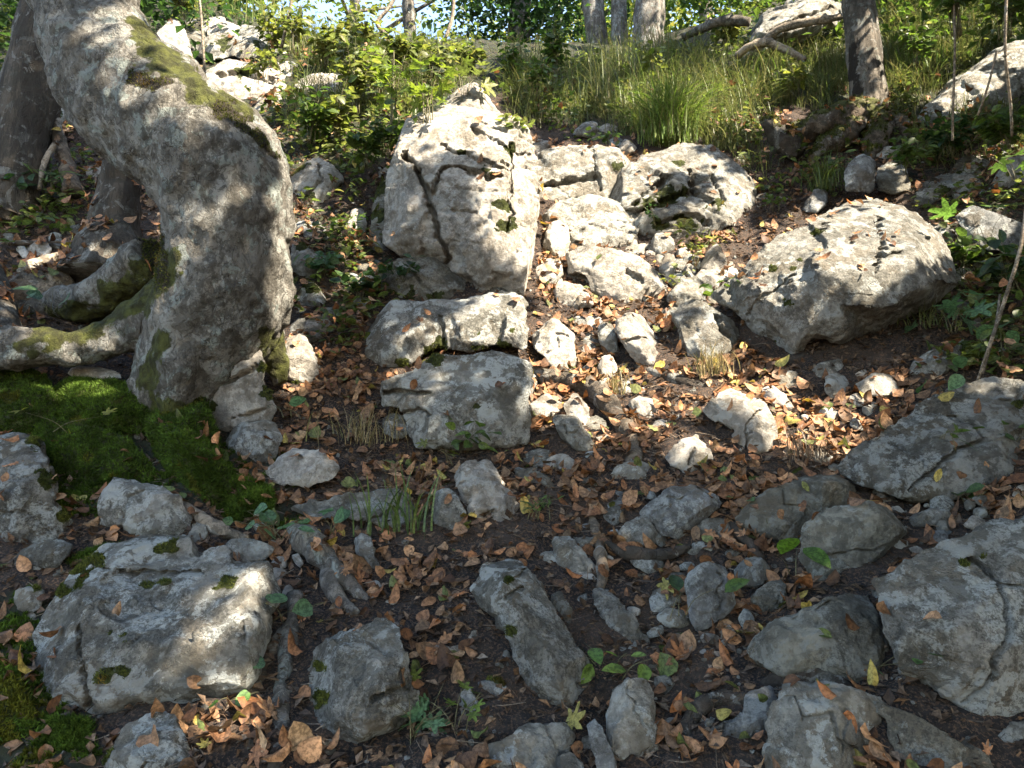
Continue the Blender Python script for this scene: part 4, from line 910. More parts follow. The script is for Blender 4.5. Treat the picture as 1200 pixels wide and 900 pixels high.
root('exposed_root', 'upright grey root with flaking bark left of the notched blocky rock', 'root', [(345, 700, 8), (340, 745, 9), (332, 800, 11), (328, 850, 12), (324, 905, 12)], 'pale_bark', seed=7)
root('exposed_root', 'curved pale root leaning against the upright flaking root', 'root', [(345, 728, 5), (325, 755, 7), (306, 790, 8), (293, 822, 9), (286, 850, 7)], 'root', seed=8)
root('exposed_root', 'stubby pale root sticking out of bare soil left of the long tapering stone', 'root', [(512, 763, 6), (530, 767, 8), (546, 762, 8), (557, 748, 8), (560, 733, 7)], 'dead_wood', seed=9)
root('exposed_root', 'black gnarled root under the triangular rock', 'root', [(895, 806, 6), (915, 797, 11), (940, 788, 13), (965, 792, 12), (985, 803, 9), (1000, 812, 5)], 'dark_root', seed=10)
root('exposed_root', 'dark bent root rising from leaves left of the boomerang stone', 'root', [(800, 868, 6), (808, 846, 8), (822, 828, 9), (845, 820, 8), (868, 822, 6), (880, 815, 4)], 'dark_root', seed=11)
root('exposed_root', 'thin dark root at the foot of the massive cracked boulder', 'root', [(1095, 808, 5), (1115, 820, 6), (1140, 833, 6), (1165, 848, 5), (1190, 856, 4)], 'dark_root', seed=12)
root('exposed_root', 'thin upright root between the stubby stone and the splinter', 'root', [(692, 600, 3), (698, 620, 5), (704, 645, 6), (706, 668, 6), (703, 690, 4)], 'root', seed=13)
root('exposed_root', 'root bridging dark soil above the square blue-grey block', 'root', [(705, 632, 5), (725, 645, 7), (752, 650, 7), (780, 650, 6), (810, 640, 4)], 'dark_root', seed=14)
root('exposed_root', 'knotted root below the dark weathered rock', 'root', [(857, 612, 4), (866, 625, 7), (882, 640, 6), (893, 655, 4)], 'dark_root', seed=15)
root('fallen_stick', 'bare brown stick lying on moss below the tree foot', 'stick', [(186, 577, 4), (210, 590, 5), (238, 608, 6), (262, 622, 7), (290, 632, 5)], 'dead_wood', seed=16, noise=.1, lift=5)
root('fallen_stick', 'short brown twig end above the small white stone', 'stick', [(362, 618, 3), (378, 632, 4), (388, 640, 3)], 'dead_wood', seed=17, noise=.1, lift=4)
root('fallen_stick', 'grey stick lying beneath the large angular boulder', 'stick', [(888, 440, 4), (915, 428, 6), (935, 421, 6), (952, 416, 3)], 'dark_root', seed=18, noise=.1, lift=3)
root('fallen_stick', 'snapped brown branch end standing among plants at the right', 'stick', [(1142, 368, 5), (1147, 388, 6), (1156, 408, 5)], 'dead_wood', seed=19, noise=.12, lift=6)
# sawn log by the left edge
lg = root('log', 'dark sawn log end pointing downhill at the left edge', 'log', [(-30, 300, 20, 3.7), (-12, 340, 21, 3.5), (2, 385, 20, 3.3), (9, 418, 18, 3.14)], 'bark', seed=20, noise=.05, segs=18)
root('log', 'pale broken log lying in leaves left of the curved trunk', 'log', [(-30, 362, 16), (15, 350, 22), (50, 338, 24), (80, 330, 15)], 'dead_wood', seed=21, noise=.15, segs=14)
root('wood_chunk', 'torn piece of tan wood in a sun fleck under the trunk bend', 'wood', [(98, 302, 6), (110, 296, 11), (125, 300, 10), (138, 308, 5)], 'dead_wood', seed=22, noise=.3, lift=8)
root('wood_chunk', 'pale split stick above the broken log', 'wood', [(22, 318, 5), (40, 310, 7), (62, 302, 6), (70, 299, 4)], 'dead_wood', seed=23, noise=.2, lift=8)
root('branch', 'thin grey branch lying in leaves at the far left', 'branch', [(-20, 284, 1.6), (20, 285, 2), (60, 284, 2), (90, 283, 1.2)], 'root', seed=24, noise=.05, lift=6)
# stump behind the bend
sp = px_tube([(122, 330, 4.05, 52), (128, 300, 4.1, 38), (134, 265, 4.2, 28), (140, 225, 4.25, 24), (143, 200, 4.28, 23)], segs=24, noise=.14, nscale=.12, seed=5)
o, _, _, _ = finish_bark(mesh_from(sp[0], [sp[1], sp[2]]), 'shaded_bark', name='stump', origin=V_mean(sp[0]), bumpy=.008)
tag(o, 'grey weathered stump seen through the bend of the curved trunk', 'stump')
root('exposed_root', 'pale upright root in shade behind the curved trunk', 'root', [(66, 140, 5, 4.9), (70, 165, 7, 4.85), (80, 195, 8, 4.8), (86, 225, 10, 4.7)], 'root', seed=26)
root('branch', 'bent pale twig leaning beside the shaded upright root', 'branch', [(64, 170, 2, 4.75), (52, 190, 2.5, 4.7), (46, 222, 2.5, 4.62)], 'dead_wood', seed=27, noise=.05)
# dead branches on the crest
root('branch', 'long bleached dead branch lying below the ridged boulder', 'branch', [(870, 72, 3, 7.6), (892, 52, 5, 7.5), (915, 34, 5, 7.4), (945, 26, 5, 7.3), (975, 22, 4, 7.2), (995, 18, 3, 7.2)], 'dead_wood', seed=28, noise=.12)
root('branch', 'forked bleached branch with a broken tip above the mossy root plate', 'branch', [(862, 66, 4, 7.2), (880, 54, 5, 7.1), (900, 50, 5, 7.05), (920, 58, 4, 7.0), (944, 70, 2.5, 6.9)], 'dead_wood', seed=29, noise=.12)
root('branch', 'dark fallen branch on the crest left of the ridged boulder', 'branch', [(800, 44, 4, 8.2), (830, 30, 5, 8.0), (855, 24, 6, 7.9), (878, 26, 5, 7.8)], 'bark', seed=30, noise=.12)
# root plate at the foot of the right-hand tree
for i, (ln, lab) in enumerate([
    ([(1018, 130, 16, 6.1), (985, 140, 18, 5.95), (955, 150, 15, 5.85), (925, 158, 10, 5.85)], 'mossy root spreading left from the right-hand trunk'),
    ([(1005, 140, 14, 6.0), (985, 160, 13, 5.8), (965, 172, 9, 5.7), (950, 190, 5, 5.65)], 'mossy root dropping into the dark hollow below the right-hand trunk'),
    ([(1024, 138, 16, 6.05), (1030, 160, 15, 5.85), (1022, 175, 12, 5.75), (1020, 190, 6, 5.65)], 'knobby mossy root straight under the right-hand trunk'),
    ([(1030, 135, 14, 6.1), (1055, 150, 13, 5.95), (1080, 168, 9, 5.75)], 'mossy root spreading right from the right-hand trunk'),
    ([(898, 138, 6, 5.85), (905, 150, 11, 5.75), (925, 170, 12, 5.65), (938, 180, 8, 5.6)], 'rotten dark root overhanging the hollow')]):
    o = root('exposed_root', lab, 'root', ln, 'dark_root' if i == 4 else 'root', seed=60 + i, noise=.3, group='roots of the right-hand trunk', bumpy=.01)
    me = o.data; ma = np.array([a.value for a in me.attributes['moss'].data]); V, N_, E = get_arrays(me)
    ma = smoothstep(-.2, .5, N_[:, 2] + .4 * vnoise(V, .08, 5)) * .8; me.attributes['moss'].data.foreach_set('value', ma.astype(np.float32))
    s_ = ma > .4
    link('moss', blades(V[s_] + np.array(o.location), N_[s_], 1500, .022, .003, [(.035, .045, .010), (.085, .09, .024)], seed=i), M['moss'], parent=o)
# the dark hollow is an undercut bank: nothing to build beyond the roots
# hanging stems at the right edge
root('dead_stem', 'long bare stem hanging across the plants at the right edge', 'stem', [(1204, 235, 2.2, 3.0), (1196, 290, 2.2, 2.95), (1178, 350, 2.2, 2.95), (1158, 410, 2, 3.0), (1146, 445, 1.5, 3.05)], 'dead_wood', seed=31, noise=.03, bumpy=0)
root('dead_stem', 'shorter bare stem crossing the long hanging stem', 'stem', [(1172, 345, 1.4, 3.1), (1166, 385, 1.4, 3.1), (1152, 438, 1.0, 3.1)], 'root', seed=32, noise=.03, bumpy=0)
for i, (a, lab) in enumerate([([(1118, 0, 1.2, 4.9), (1119, 60, 1.4, 4.9), (1117, 120, 1.4, 4.9), (1116, 165, 1.4, 4.95)], 'thin straight dry stalk in front of the sloping grey slab'),
                 ([(1168, 60, 1.4, 4.6), (1158, 100, 1.4, 4.6), (1146, 135, 1.4, 4.7)], 'pale tilted dry stalk against the sloping grey slab'),
                 ([(1180, -20, 1.8, 4.4), (1178, 60, 1.8, 4.4), (1184, 120, 1.8, 4.5), (1186, 160, 1.6, 4.6)], 'brown sapling stem at the upper right edge'),
                 ([(233, -10, 1.4, 5.6), (237, 35, 1.6, 5.6), (240, 90, 1.6, 5.6)], 'bare forked dry stalk right of the leaning trunk'),
                 ([(345, -15, 1.8, 6.6), (338, 20, 2, 6.6), (330, 55, 2, 6.6)], 'pale bare stem in front of the blue sky at the upper left'),
                 ([(532, -10, 2, 7.5), (530, 20, 2.2, 7.5), (522, 45, 2.2, 7.5)], 'white curved stem in front of the blue sky'),
                 ([(470, -15, 2.2, 7.4), (455, 10, 2.4, 7.4), (442, 28, 2.4, 7.4), (458, 45, 2, 7.4)], 'pale bent twig by the slender dark tree')]):
    root('dry_stalk', lab, 'stalk', a, 'dead_wood', seed=70 + i, noise=.03, bumpy=0, segs=6)

# ------------------------------------------------------------------ more stones, filling the slope
bpy.context.view_layer.update()
DG = bpy.context.evaluated_depsgraph_get()
def cast(o, d, far=200):
    h, loc, nrm, _, ob, _ = S.ray_cast(DG, Vector(o), Vector(d), distance=far)
    return (np.array(loc), np.array(nrm), ob) if h else None
def cast_px(px, py):
    d = FWD + (px - 600) / FPX * RIGHT + (450 - py) / FPX * UP
    return cast(CAM, d / np.linalg.norm(d))
def near_rock(p):
    d = [np.linalg.norm(c - p) for _, c in ROCKS[:len(RK)]]; return ROCKS[int(np.argmin(d))][0]
rg = np.random.default_rng(101)
FILL = [  # regions strewn with loose stones: polygon, how many, size in px
 ([(630, 285), (700, 275), (860, 310), (850, 355), (640, 335)], 34, (8, 20)),
 ([(620, 330), (860, 350), (860, 470), (640, 470)], 34, (7, 19)),
 ([(620, 470), (860, 470), (860, 640), (640, 640)], 52, (7, 24)),
 ([(860, 400), (1050, 400), (1000, 560), (920, 560)], 22, (7, 18)),
 ([(600, 640), (900, 640), (900, 900), (640, 900)], 58, (7, 25)),
 ([(480, 560), (640, 560), (600, 650), (500, 650)], 8, (8, 18)),
 ([(1000, 570), (1200, 560), (1200, 640), (1060, 660)], 10, (8, 20)),
 ([(330, 180), (450, 200), (440, 400), (350, 400)], 22, (9, 26)),
 ([(1040, 180), (1200, 180), (1200, 440), (1120, 400)], 30, (9, 28)),
 ([(620, 160), (740, 150), (720, 190), (640, 190)], 8, (6, 14)),
 ([(860, 180), (1000, 190), (980, 260), (880, 280)], 16, (7, 18)),
 ([(200, 20), (340, 40), (340, 180), (330, 160), (260, 110)], 20, (9, 26)),
 ([(0, 600), (330, 600), (330, 680), (0, 740)], 18, (7, 20)),
 ([(300, 650), (560, 640), (560, 900), (300, 900)], 26, (7, 20)),
 ([(1000, 560), (1200, 640), (1200, 900), (1060, 900)], 20, (7, 22)),
 ([(0, 120), (110, 100), (110, 330), (0, 330)], 10, (7, 18)),
]
nfill = 0; place_words = {}
for poly, num, (s0, s1) in FILL:
    xs = [p[0] for p in poly]; ys = [p[1] for p in poly]; got = 0
    for _ in range(num * 12):
        if got >= num: break
        x, y = rg.uniform(min(xs), max(xs)), rg.uniform(min(ys), max(ys))
        if not inpoly([x], [y], poly)[0]: continue
        h = cast_px(x, y)
        if h is None or h[2].name != 'forest_ground': continue
        r = rg.uniform(s0, s1) * (.75 if rg.random() < .6 else 1.1); n = 7; a0 = rg.uniform(0, 6.28); asp = rg.uniform(.5, .95)
        tilt = rg.uniform(-.5, .5)
        ol = []
        for k in range(n):
            a = a0 + k * 2 * math.pi / n; rr = r * rg.uniform(.75, 1.15); u, v = rr * math.cos(a), rr * asp * math.sin(a)
            ol.append((x + u * math.cos(tilt) - v * math.sin(tilt), y + u * math.sin(tilt) + v * math.cos(tilt)))
        d = (h[0] - CAM) @ FWD
        nr = near_rock(h[0])
        look = ('small angular', 'small flat', 'small rounded', 'little broken', 'little wedge-shaped')[int(rg.integers(5))]
        mat = ['rock', 'pale_sunlit_rock', 'lichen_rock', 'blue_rock', 'dark_rock'][int(rg.choice(5, p=[.3, .35, .1, .15, .1]))]
        tone = {'rock': 'grey', 'pale_sunlit_rock': 'pale', 'lichen_rock': 'mottled', 'blue_rock': 'bluish', 'dark_rock': 'brownish'}[mat]
        o = build_rock('stone', 'x', 'stone', ol, mat=mat, D=d, lean=.7, seed=500 + nfill, vox=2.6, group='small loose stones strewn over the slope', tuft=False, sink=.30)
        if o is None: continue
        c = np.array(o.location); px_, py_, _ = proj(c); rc = [q for q in ROCKS if q[0] == nr][0][1]; rx, ry, _ = proj(rc)
        dx, dy = px_[0] - rx[0], py_[0] - ry[0]
        side = ('right of' if dx > 0 else 'left of') if abs(dx) > abs(dy) else ('below' if dy > 0 else 'above')
        o['_n'] = nr; lab = f'{look} {tone} stone {side} the {nr}'
        place_words.setdefault(lab, []).append(o); got += 1; nfill += 1
# the largest stay things of their own; the smallest crumbs become one mass
room = 285 - sum(1 for o in C.objects if o.name.split('.')[0] == 'stone' and '_n' not in o)
loose = sorted([o for q in place_words.values() for o in q], key=lambda o: -max(o.dimensions) / (o.location - cam.location).length)
small = loose[max(0, room):]; gone = set(o.name for o in small)
if small:
    bm = bmesh.new(); base_o = small[0].location.copy(); mats = []
    for o in small:
        me = o.data; m_ = me.materials[0]
        if m_ not in mats: mats.append(m_)
        me.polygons.foreach_set('material_index', np.full(len(me.polygons), mats.index(m_), np.int32))
        me.transform(__import__('mathutils').Matrix.Translation(o.location - base_o)); bm.from_mesh(me)
    mm = bpy.data.meshes.new('mesh'); bm.to_mesh(mm); bm.free()
    for m_ in mats: mm.materials.append(m_)
    for q in place_words.values(): q[:] = [o for o in q if o.name not in gone]
    for o in small: bpy.data.objects.remove(o)
    ls = bpy.data.objects.new('stone_rubble', mm); C.objects.link(ls); ls.location = base_o; ls['kind'] = 'stuff'
place_words = {k_: q for k_, q in place_words.items() if q}
def shorten(s, k=16):
    w_ = s.split(); 
    if len(w_) <= k: return s
    return ' '.join(w_[:k])
STOP = {'of', 'the', 'a', 'by', 'in', 'under', 'with', 'and', 'at', 'on', 'to', 'its', 'beside', 'behind', 'below', 'above', 'from', 'across', 'between', 'right', 'left', 'than', 'little', 'among', 'near', 'over', 'into', 'is', 'half', 'large', 'split', 'lower', 'upper', 'off', 'cut', 'exposed', 'two', 'fallen', 'dark', 'curved', 'broken', 'green', 'long', 'end', 'one'}
def trim(s, k=16):
    w_ = s.split()[:k]
    while w_ and w_[-1] in STOP: w_.pop()
    return ' '.join(w_)
ORD = ['nearest', 'second nearest', 'third nearest', 'fourth nearest', 'fifth nearest', 'sixth nearest']
for lab, os_ in place_words.items():
    if len(os_) == 1: os_[0]['label'] = trim(lab)
    else:
        os_.sort(key=lambda o: o.location.z)
        for k, o in enumerate(os_): o['label'] = trim(('lower ' if k == 0 else 'upper ' if k == len(os_) - 1 else 'middle ') + lab)
for os_ in place_words.values():
    for o in os_: del o['_n']

# ------------------------------------------------------------------ moss bank at the tree foot
def moss_mound(label, poly, D=None, lean=.9, thick=(.28, .5), seed=0, n=14000):
    o = build_rock('moss_cushion', label, 'moss', poly, mat='rock', D=D, lean=lean, thick=thick, seed=seed, moss=[(np.mean([p[0] for p in poly]), np.mean([p[1] for p in poly]), 400)], tuft=False, rough=.9, group='moss cushions at the tree foot')
    ROCKS.pop()
    o.data.attributes['moss'].data.foreach_set('value', np.ones(len(o.data.vertices), np.float32))
    V, N_, E = get_arrays(o.data); V = V + np.array(o.location)
    f = N_ @ -FWD > -.2
    link('moss_tufts', blades(V[f], N_[f], n, .017, .0026, [(.030, .050, .008), (.068, .115, .018)], spread=.75, seed=seed), M['moss'], parent=o)
    return o
moss_mound('long mossy hump running down from the foot of the curved trunk', [(172, 470), (198, 442), (232, 452), (248, 500), (262, 540), (285, 565), (280, 590), (240, 590), (205, 570), (190, 530)], D=2.76, lean=1.1, thick=(.75, .6), seed=801, n=26000)
moss_mound('upper moss pillow with a long sun-tipped nap under the pale root', [(55, 455), (90, 440), (140, 446), (165, 460), (170, 490), (150, 505), (105, 500), (70, 488)], D=3.0, seed=802)
moss_mound('broad moss bank sloping down between the left boulder and the trunk', [(20, 520), (45, 495), (100, 500), (150, 520), (180, 560), (165, 590), (120, 575), (85, 610), (60, 580), (45, 545)], D=2.66, lean=1.2, seed=803, n=24000)
moss_mound('moss pad at the left edge below the sawn log', [(-50, 440), (0, 432), (50, 440), (65, 470), (50, 500), (0, 505), (-50, 510)], D=2.98, seed=804, n=14000)
moss_mound('low dark moss pad left of the wedge-shaped white stone', [(250, 585), (262, 560), (290, 562), (318, 575), (322, 600), (290, 618), (258, 610)], D=2.68, seed=805)
moss_mound('dark moss patch at the left edge beside the broad slab', [(-50, 800), (-10, 775), (20, 790), (38, 830), (40, 870), (10, 890), (-50, 900)], D=1.95, seed=806, n=10000)
moss_mound('moss strip under the lower left slab', [(30, 850), (60, 843), (105, 846), (95, 880), (70, 905), (30, 905)], D=1.84, seed=807, n=9000)
moss_mound('moss collar draped on the upper left corner of the broad slab', [(55, 690), (62, 668), (85, 652), (115, 645), (140, 636), (150, 646), (120, 664), (88, 680), (70, 700)], D=2.28, lean=1.0, seed=808, n=9000)
_g = np.where((gr > .5) & (inpoly(gpx + _jx, gpy + _jy, GREEN[2][0]) | inpoly(gpx + _jx, gpy + _jy, GREEN[3][0])) & (fbm(_w, .16, 4, 95, .65) > .05) & (near > .5))[0]
_n = np.zeros((len(_g), 3)); _n[:, 2] = .8; _n[:, 1] = -.5
gm = link('moss', blades(V_GROUND[_g], _n, 42000, .019, .0028, [(.030, .050, .008), (.068, .115, .018)], spread=.7, seed=5), M['moss']); gm['kind'] = 'stuff'
bpy.context.view_layer.update(); DG = bpy.context.evaluated_depsgraph_get()

# ------------------------------------------------------------------ grass
def blade_mesh(P, H, W, bend, heading, cols, segs=4):
    """grass blades: P roots, H heights, W widths, bend 0..1.5, heading unit vectors in plan"""
    n = len(P); t = np.linspace(0, 1, segs + 1)
    up = np.array([0, 0, 1.]); Vs = []
    side = np.stack([-heading[:, 1], heading[:, 0], np.zeros(n)], -1)
    for k, u in enumerate(t):
        ang = bend * u; off = np.where(bend > .02, (1 - np.cos(ang)) / np.maximum(bend, .02), 0) * H; hh = np.where(bend > .02, np.sin(ang) / np.maximum(bend, .02), u) * H
        c = P + heading * off[:, None] + up * hh[:, None]
        wd = (W * (1 - u ** 2.2) + .0004)[:, None]
        Vs.append(c - side * wd); Vs.append(c + side * wd)
    V = np.stack(Vs, 1); m = 2 * (segs + 1); i = (np.arange(n) * m)[:, None]
    F = np.concatenate([i + [2 * k, 2 * k + 1, 2 * k + 3, 2 * k + 2] for k in range(segs)], 0)
    return mesh_from(V.reshape(-1, 3), [F], col=np.repeat(cols, m, 0))
def plan_dirs(n, rg, bias=(0, -.3)):
    d = rg.normal(0, 1, (n, 3)); d[:, 2] = 0; d[:, 0] += bias[0]; d[:, 1] += bias[1]; return d / (np.linalg.norm(d, axis=1)[:, None] + 1e-9)
GRASSC = [(.06, .10, .025), (.10, .13, .035), (.15, .155, .05), (.04, .075, .02), (.20, .16, .08)]
rg = np.random.default_rng(202)
GR = [  # polygon, clumps, blades per clump, height
 ([(600, 140), (590, 70), (760, 60), (900, 60), (900, 130), (860, 165), (800, 175), (740, 160), (690, 150)], 230, 30, .30),
 ([(880, 60), (1000, 60), (1000, 125), (960, 130), (900, 120)], 90, 30, .24),
 ([(1030, -10), (1210, -30), (1210, 60), (1120, 95), (1060, 130), (1040, 120)], 260, 28, .26),
 ([(230, 0), (360, 30), (560, 70), (560, 110), (440, 150), (350, 140), (330, 60), (240, 40)], 150, 24, .28),
 ([(860, 160), (900, 160), (930, 200), (880, 215)], 8, 26, .18),
 ([(1060, 140), (1200, 130), (1200, 190), (1080, 190)], 70, 18, .18),
]
allP = []; allH = []
for poly, num, per, hgt in GR:
    xs = [p[0] for p in poly]; ys = [p[1] for p in poly]; got = 0
    for _ in range(num * 6):
        if got >= num: break
        x, y = rg.uniform(min(xs), max(xs)), rg.uniform(min(ys), max(ys))
        if not inpoly([x], [y], poly)[0]: continue
        h = cast_px(x, y)
        if h is None or h[2].name != 'forest_ground': continue
        got += 1; q = h[0] + rg.normal(0, 1, (per, 3)) * np.array([.06, .06, 0]); q[:, 2] = gz(q[:, 0], q[:, 1]) - .01
        allP.append(q); allH.append(np.full(per, hgt * rg.uniform(.6, 1.4)))
P = np.vstack(allP); H = np.concatenate(allH) * rg.uniform(.5, 1.2, len(P)); n = len(P)
g = link('grass', blade_mesh(P, H, rg.uniform(.0015, .0034, n), rg.uniform(.3, 2.4, n), plan_dirs(n, rg), pick_col(GRASSC, n, rg)), M['grass']); g['kind'] = 'stuff'
def tuft(label, px, py, n, h, w, cols, seed, bend=(.3, 2.0), D=None, r=.05, bias=(0, -.4)):
    rg = np.random.default_rng(seed); hit = cast_px(px, py); p = pt(px, py, D) if D else hit[0]
    q = p + rg.normal(0, r, (n, 3)) * np.array([1, 1, .2])
    o = link('grass_tuft', blade_mesh(q, h * rg.uniform(.5, 1.15, n), w * rg.uniform(.6, 1.2, n), rg.uniform(*bend, n), plan_dirs(n, rg, bias), pick_col(cols, n, rg), 6), M['grass'], origin=p)
    return tag(o, label, 'grass tuft', 'tufts of grass')
FRESH = [(.09, .16, .025), (.13, .20, .04), (.07, .12, .02)]; DRY = [(.30, .22, .12), (.22, .17, .09), (.12, .13, .04)]
tuft('bright green bushy grass tuft spilling over the fissured outcrop', 783, 170, 620, .58, .0046, FRESH + [(.20, .18, .08)], 1, (.2, 2.4), r=.09)
tuft('dark drooping grass tuft above the small leaning stone', 966, 222, 150, .24, .003, GRASSC[:2], 2, (.6, 2.2), r=.05)
tuft('drooping grass with pale roots hanging over the hollow', 850, 178, 150, .22, .003, GRASSC, 3, (1.2, 2.6), r=.07)
tuft('dry straw-coloured grass tuft below the grooved boulder', 832, 440, 110, .15, .002, DRY, 4, (.3, 1.8), r=.05)
tuft('thin pale grass tuft beside the twisting root', 722, 462, 60, .14, .002, DRY, 5, (.3, 1.7), r=.035)
tuft('long drooping grass blades over the flat leaf-covered slab', 470, 625, 46, .24, .0042, GRASSC[:2], 6, (.4, 1.9), r=.06)
tuft('wiry dead grass between the stacked slabs and the tree foot', 430, 520, 120, .18, .0017, DRY, 7, (.5, 2.2), r=.09)
tuft('wiry dead twigs and grass under the two-lobed stone', 950, 540, 110, .13, .0017, [(.12, .085, .06), (.20, .15, .10)], 8, (.3, 2.2), r=.06)
tuft('green grass sprouting at the trunk behind the sloping slab', 1085, 90, 120, .35, .004, FRESH, 9, (.3, 1.6), r=.1)
tuft('sunlit grass left of the right-hand trunk', 905, 105, 140, .32, .004, FRESH + DRY[:1], 10, (.3, 1.6), r=.12)
tuft('tall grass in front of the twin trunks', 700, 130, 180, .5, .004, GRASSC, 11, (.2, 1.4), r=.15)
tuft('grass at the foot of the sturdy grey trunk', 752, 95, 160, .55, .004, GRASSC, 12, (.2, 1.4), r=.16)
tuft('sunlit grass on the crest at the left', 318, 35, 120, .35, .003, FRESH + DRY[:1], 13, (.2, 1.5), r=.15)
tuft('grass hanging beside the massive boulder and the plants at the right', 1085, 385, 50, .16, .002, GRASSC, 14, (.5, 2.0), r=.05)

# ------------------------------------------------------------------ low ground cover of small leaves
GREENS2 = [(.06, .10, .025), (.09, .13, .03), (.14, .17, .04), (.04, .07, .02), (.17, .16, .05)]
def cover(polys, seed, sz, hi, cols):
    rg = np.random.default_rng(seed); LP = []; LN = []
    for poly, num in polys:
        xs = [p[0] for p in poly]; ys = [p[1] for p in poly]; got = 0
        for _ in range(num * 5):
            if got >= num: break
            x, y = rg.uniform(min(xs), max(xs)), rg.uniform(min(ys), max(ys))
            if not inpoly([x], [y], poly)[0]: continue
            h = cast_px(x, y)
            if h is None or h[2].name.split('.')[0] not in ('forest_ground', 'moss_cushion'): continue
            got += 1; m = int(rg.integers(4, 11)); q = h[0] + rg.normal(0, 1, (m, 3)) * np.array([.06, .06, 0]); q[:, 2] += rg.uniform(.01, hi, m); LP.append(q)
    P = np.vstack(LP); n = len(P); nn = rg.normal(0, .5, (n, 3)) + np.array([0, -.3, 1]); R = frames(nn, rg.normal(0, 1, (n, 3)))
    return leaves_mesh('beech', P, R, sz * rg.uniform(.5, 1.3, n), pick_col(cols, n, rg, .3))
gc = link('ground_cover', cover([([(1040, 10), (1200, -10), (1200, 190), (1060, 200)], 260), ([(1060, 190), (1200, 180), (1200, 460), (1110, 440), (1120, 330)], 150), ([(330, 190), (450, 190), (450, 400), (345, 420)], 90),
    ([(200, 0), (560, 40), (560, 130), (450, 200), (330, 190), (220, 90)], 330), ([(560, 90), (900, 40), (900, 160), (660, 170)], 420), ([(0, 0), (70, 0), (110, 290), (0, 300)], 70), ([(860, -20), (1010, -20), (1010, 60), (860, 70)], 120), ([(-20, 0), (60, 0), (60, 60), (-20, 60)], 60), ([(860, 160), (1060, 170), (1060, 220), (880, 250)], 40)], 71, .055, .13, GREENS2), M['leaf']); gc['kind'] = 'stuff'

# ------------------------------------------------------------------ leafy plants
def plant(name, label, px, py, h, nst, per, leaf, size, cols, seed, D=None, spreadr=.12, group='leafy plants on the slope', lay=.5, stemc=(.10, .09, .04), lean=(0, -.15)):
    rg = np.random.default_rng(seed); cols = list(cols) + ([(.05, .085, .022), (.14, .13, .05)] if cols is SUNNY else [])
    if D is None:
        hit = cast_px(px, py); p = hit[0] if hit else pt(px, py, 6)
    else: p = pt(px, py, D)
    t = empty(name, p, label, 'plant', group); parts = []; LP = []; LN = []; LH = []
    for s in range(nst):
        a = rg.uniform(0, 6.28); q = p + np.array([rg.normal(0, .02), rg.normal(0, .02), -.02]); rr = spreadr * rg.uniform(.4, 1.2)
        top = p + np.array([math.cos(a) * rr + lean[0] * h, math.sin(a) * rr + lean[1] * h, h * rg.uniform(.6, 1.1)])
        mid = (q + top) / 2 + np.array([0, 0, .12 * h]) - .15 * (top - q) * np.array([1, 1, 0])
        r = max(.0012, h * .006); parts.append(tube([q, mid, top], [r * 1.4, r, r * .5], segs=5, k=4))
        for k in range(per):
            u = rg.uniform(.35, 1.0) if per > 1 else 1.0; c = (1 - u) ** 2 * q + 2 * u * (1 - u) * mid + u * u * top
            out = np.array([rg.normal(), rg.normal(), rg.uniform(-.3, .25)]); out /= np.linalg.norm(out)
            st = size * rg.uniform(.2, .7); e = c + out * st
            parts.append(tube([c, c + out * st * .5 + [0, 0, .1 * st], e], [r * .5, r * .45, r * .4], segs=4, k=2, cap=False))
            LP.append(e); nn = rg.normal(0, lay, 3); nn[2] += 1; nn[1] -= .35; LN.append(nn); LH.append(out)
    V, F = merge(parts)
    link('stem', mesh_from(V, F, col=np.tile(stemc, (len(V), 1))), M['stem'], parent=t)
    n = len(LP); link('foliage', leaves_mesh(leaf, np.array(LP), frames(np.array(LN), np.array(LH)), size * rg.uniform(.6, 1.2, n), pick_col(cols, n, rg)), M['leaf'], parent=t)
    return t
MAPLE = [(.12, .17, .03), (.16, .20, .035), (.08, .13, .025)]
BLUISH = [(.07, .14, .06), (.11, .19, .09), (.05, .10, .035)]
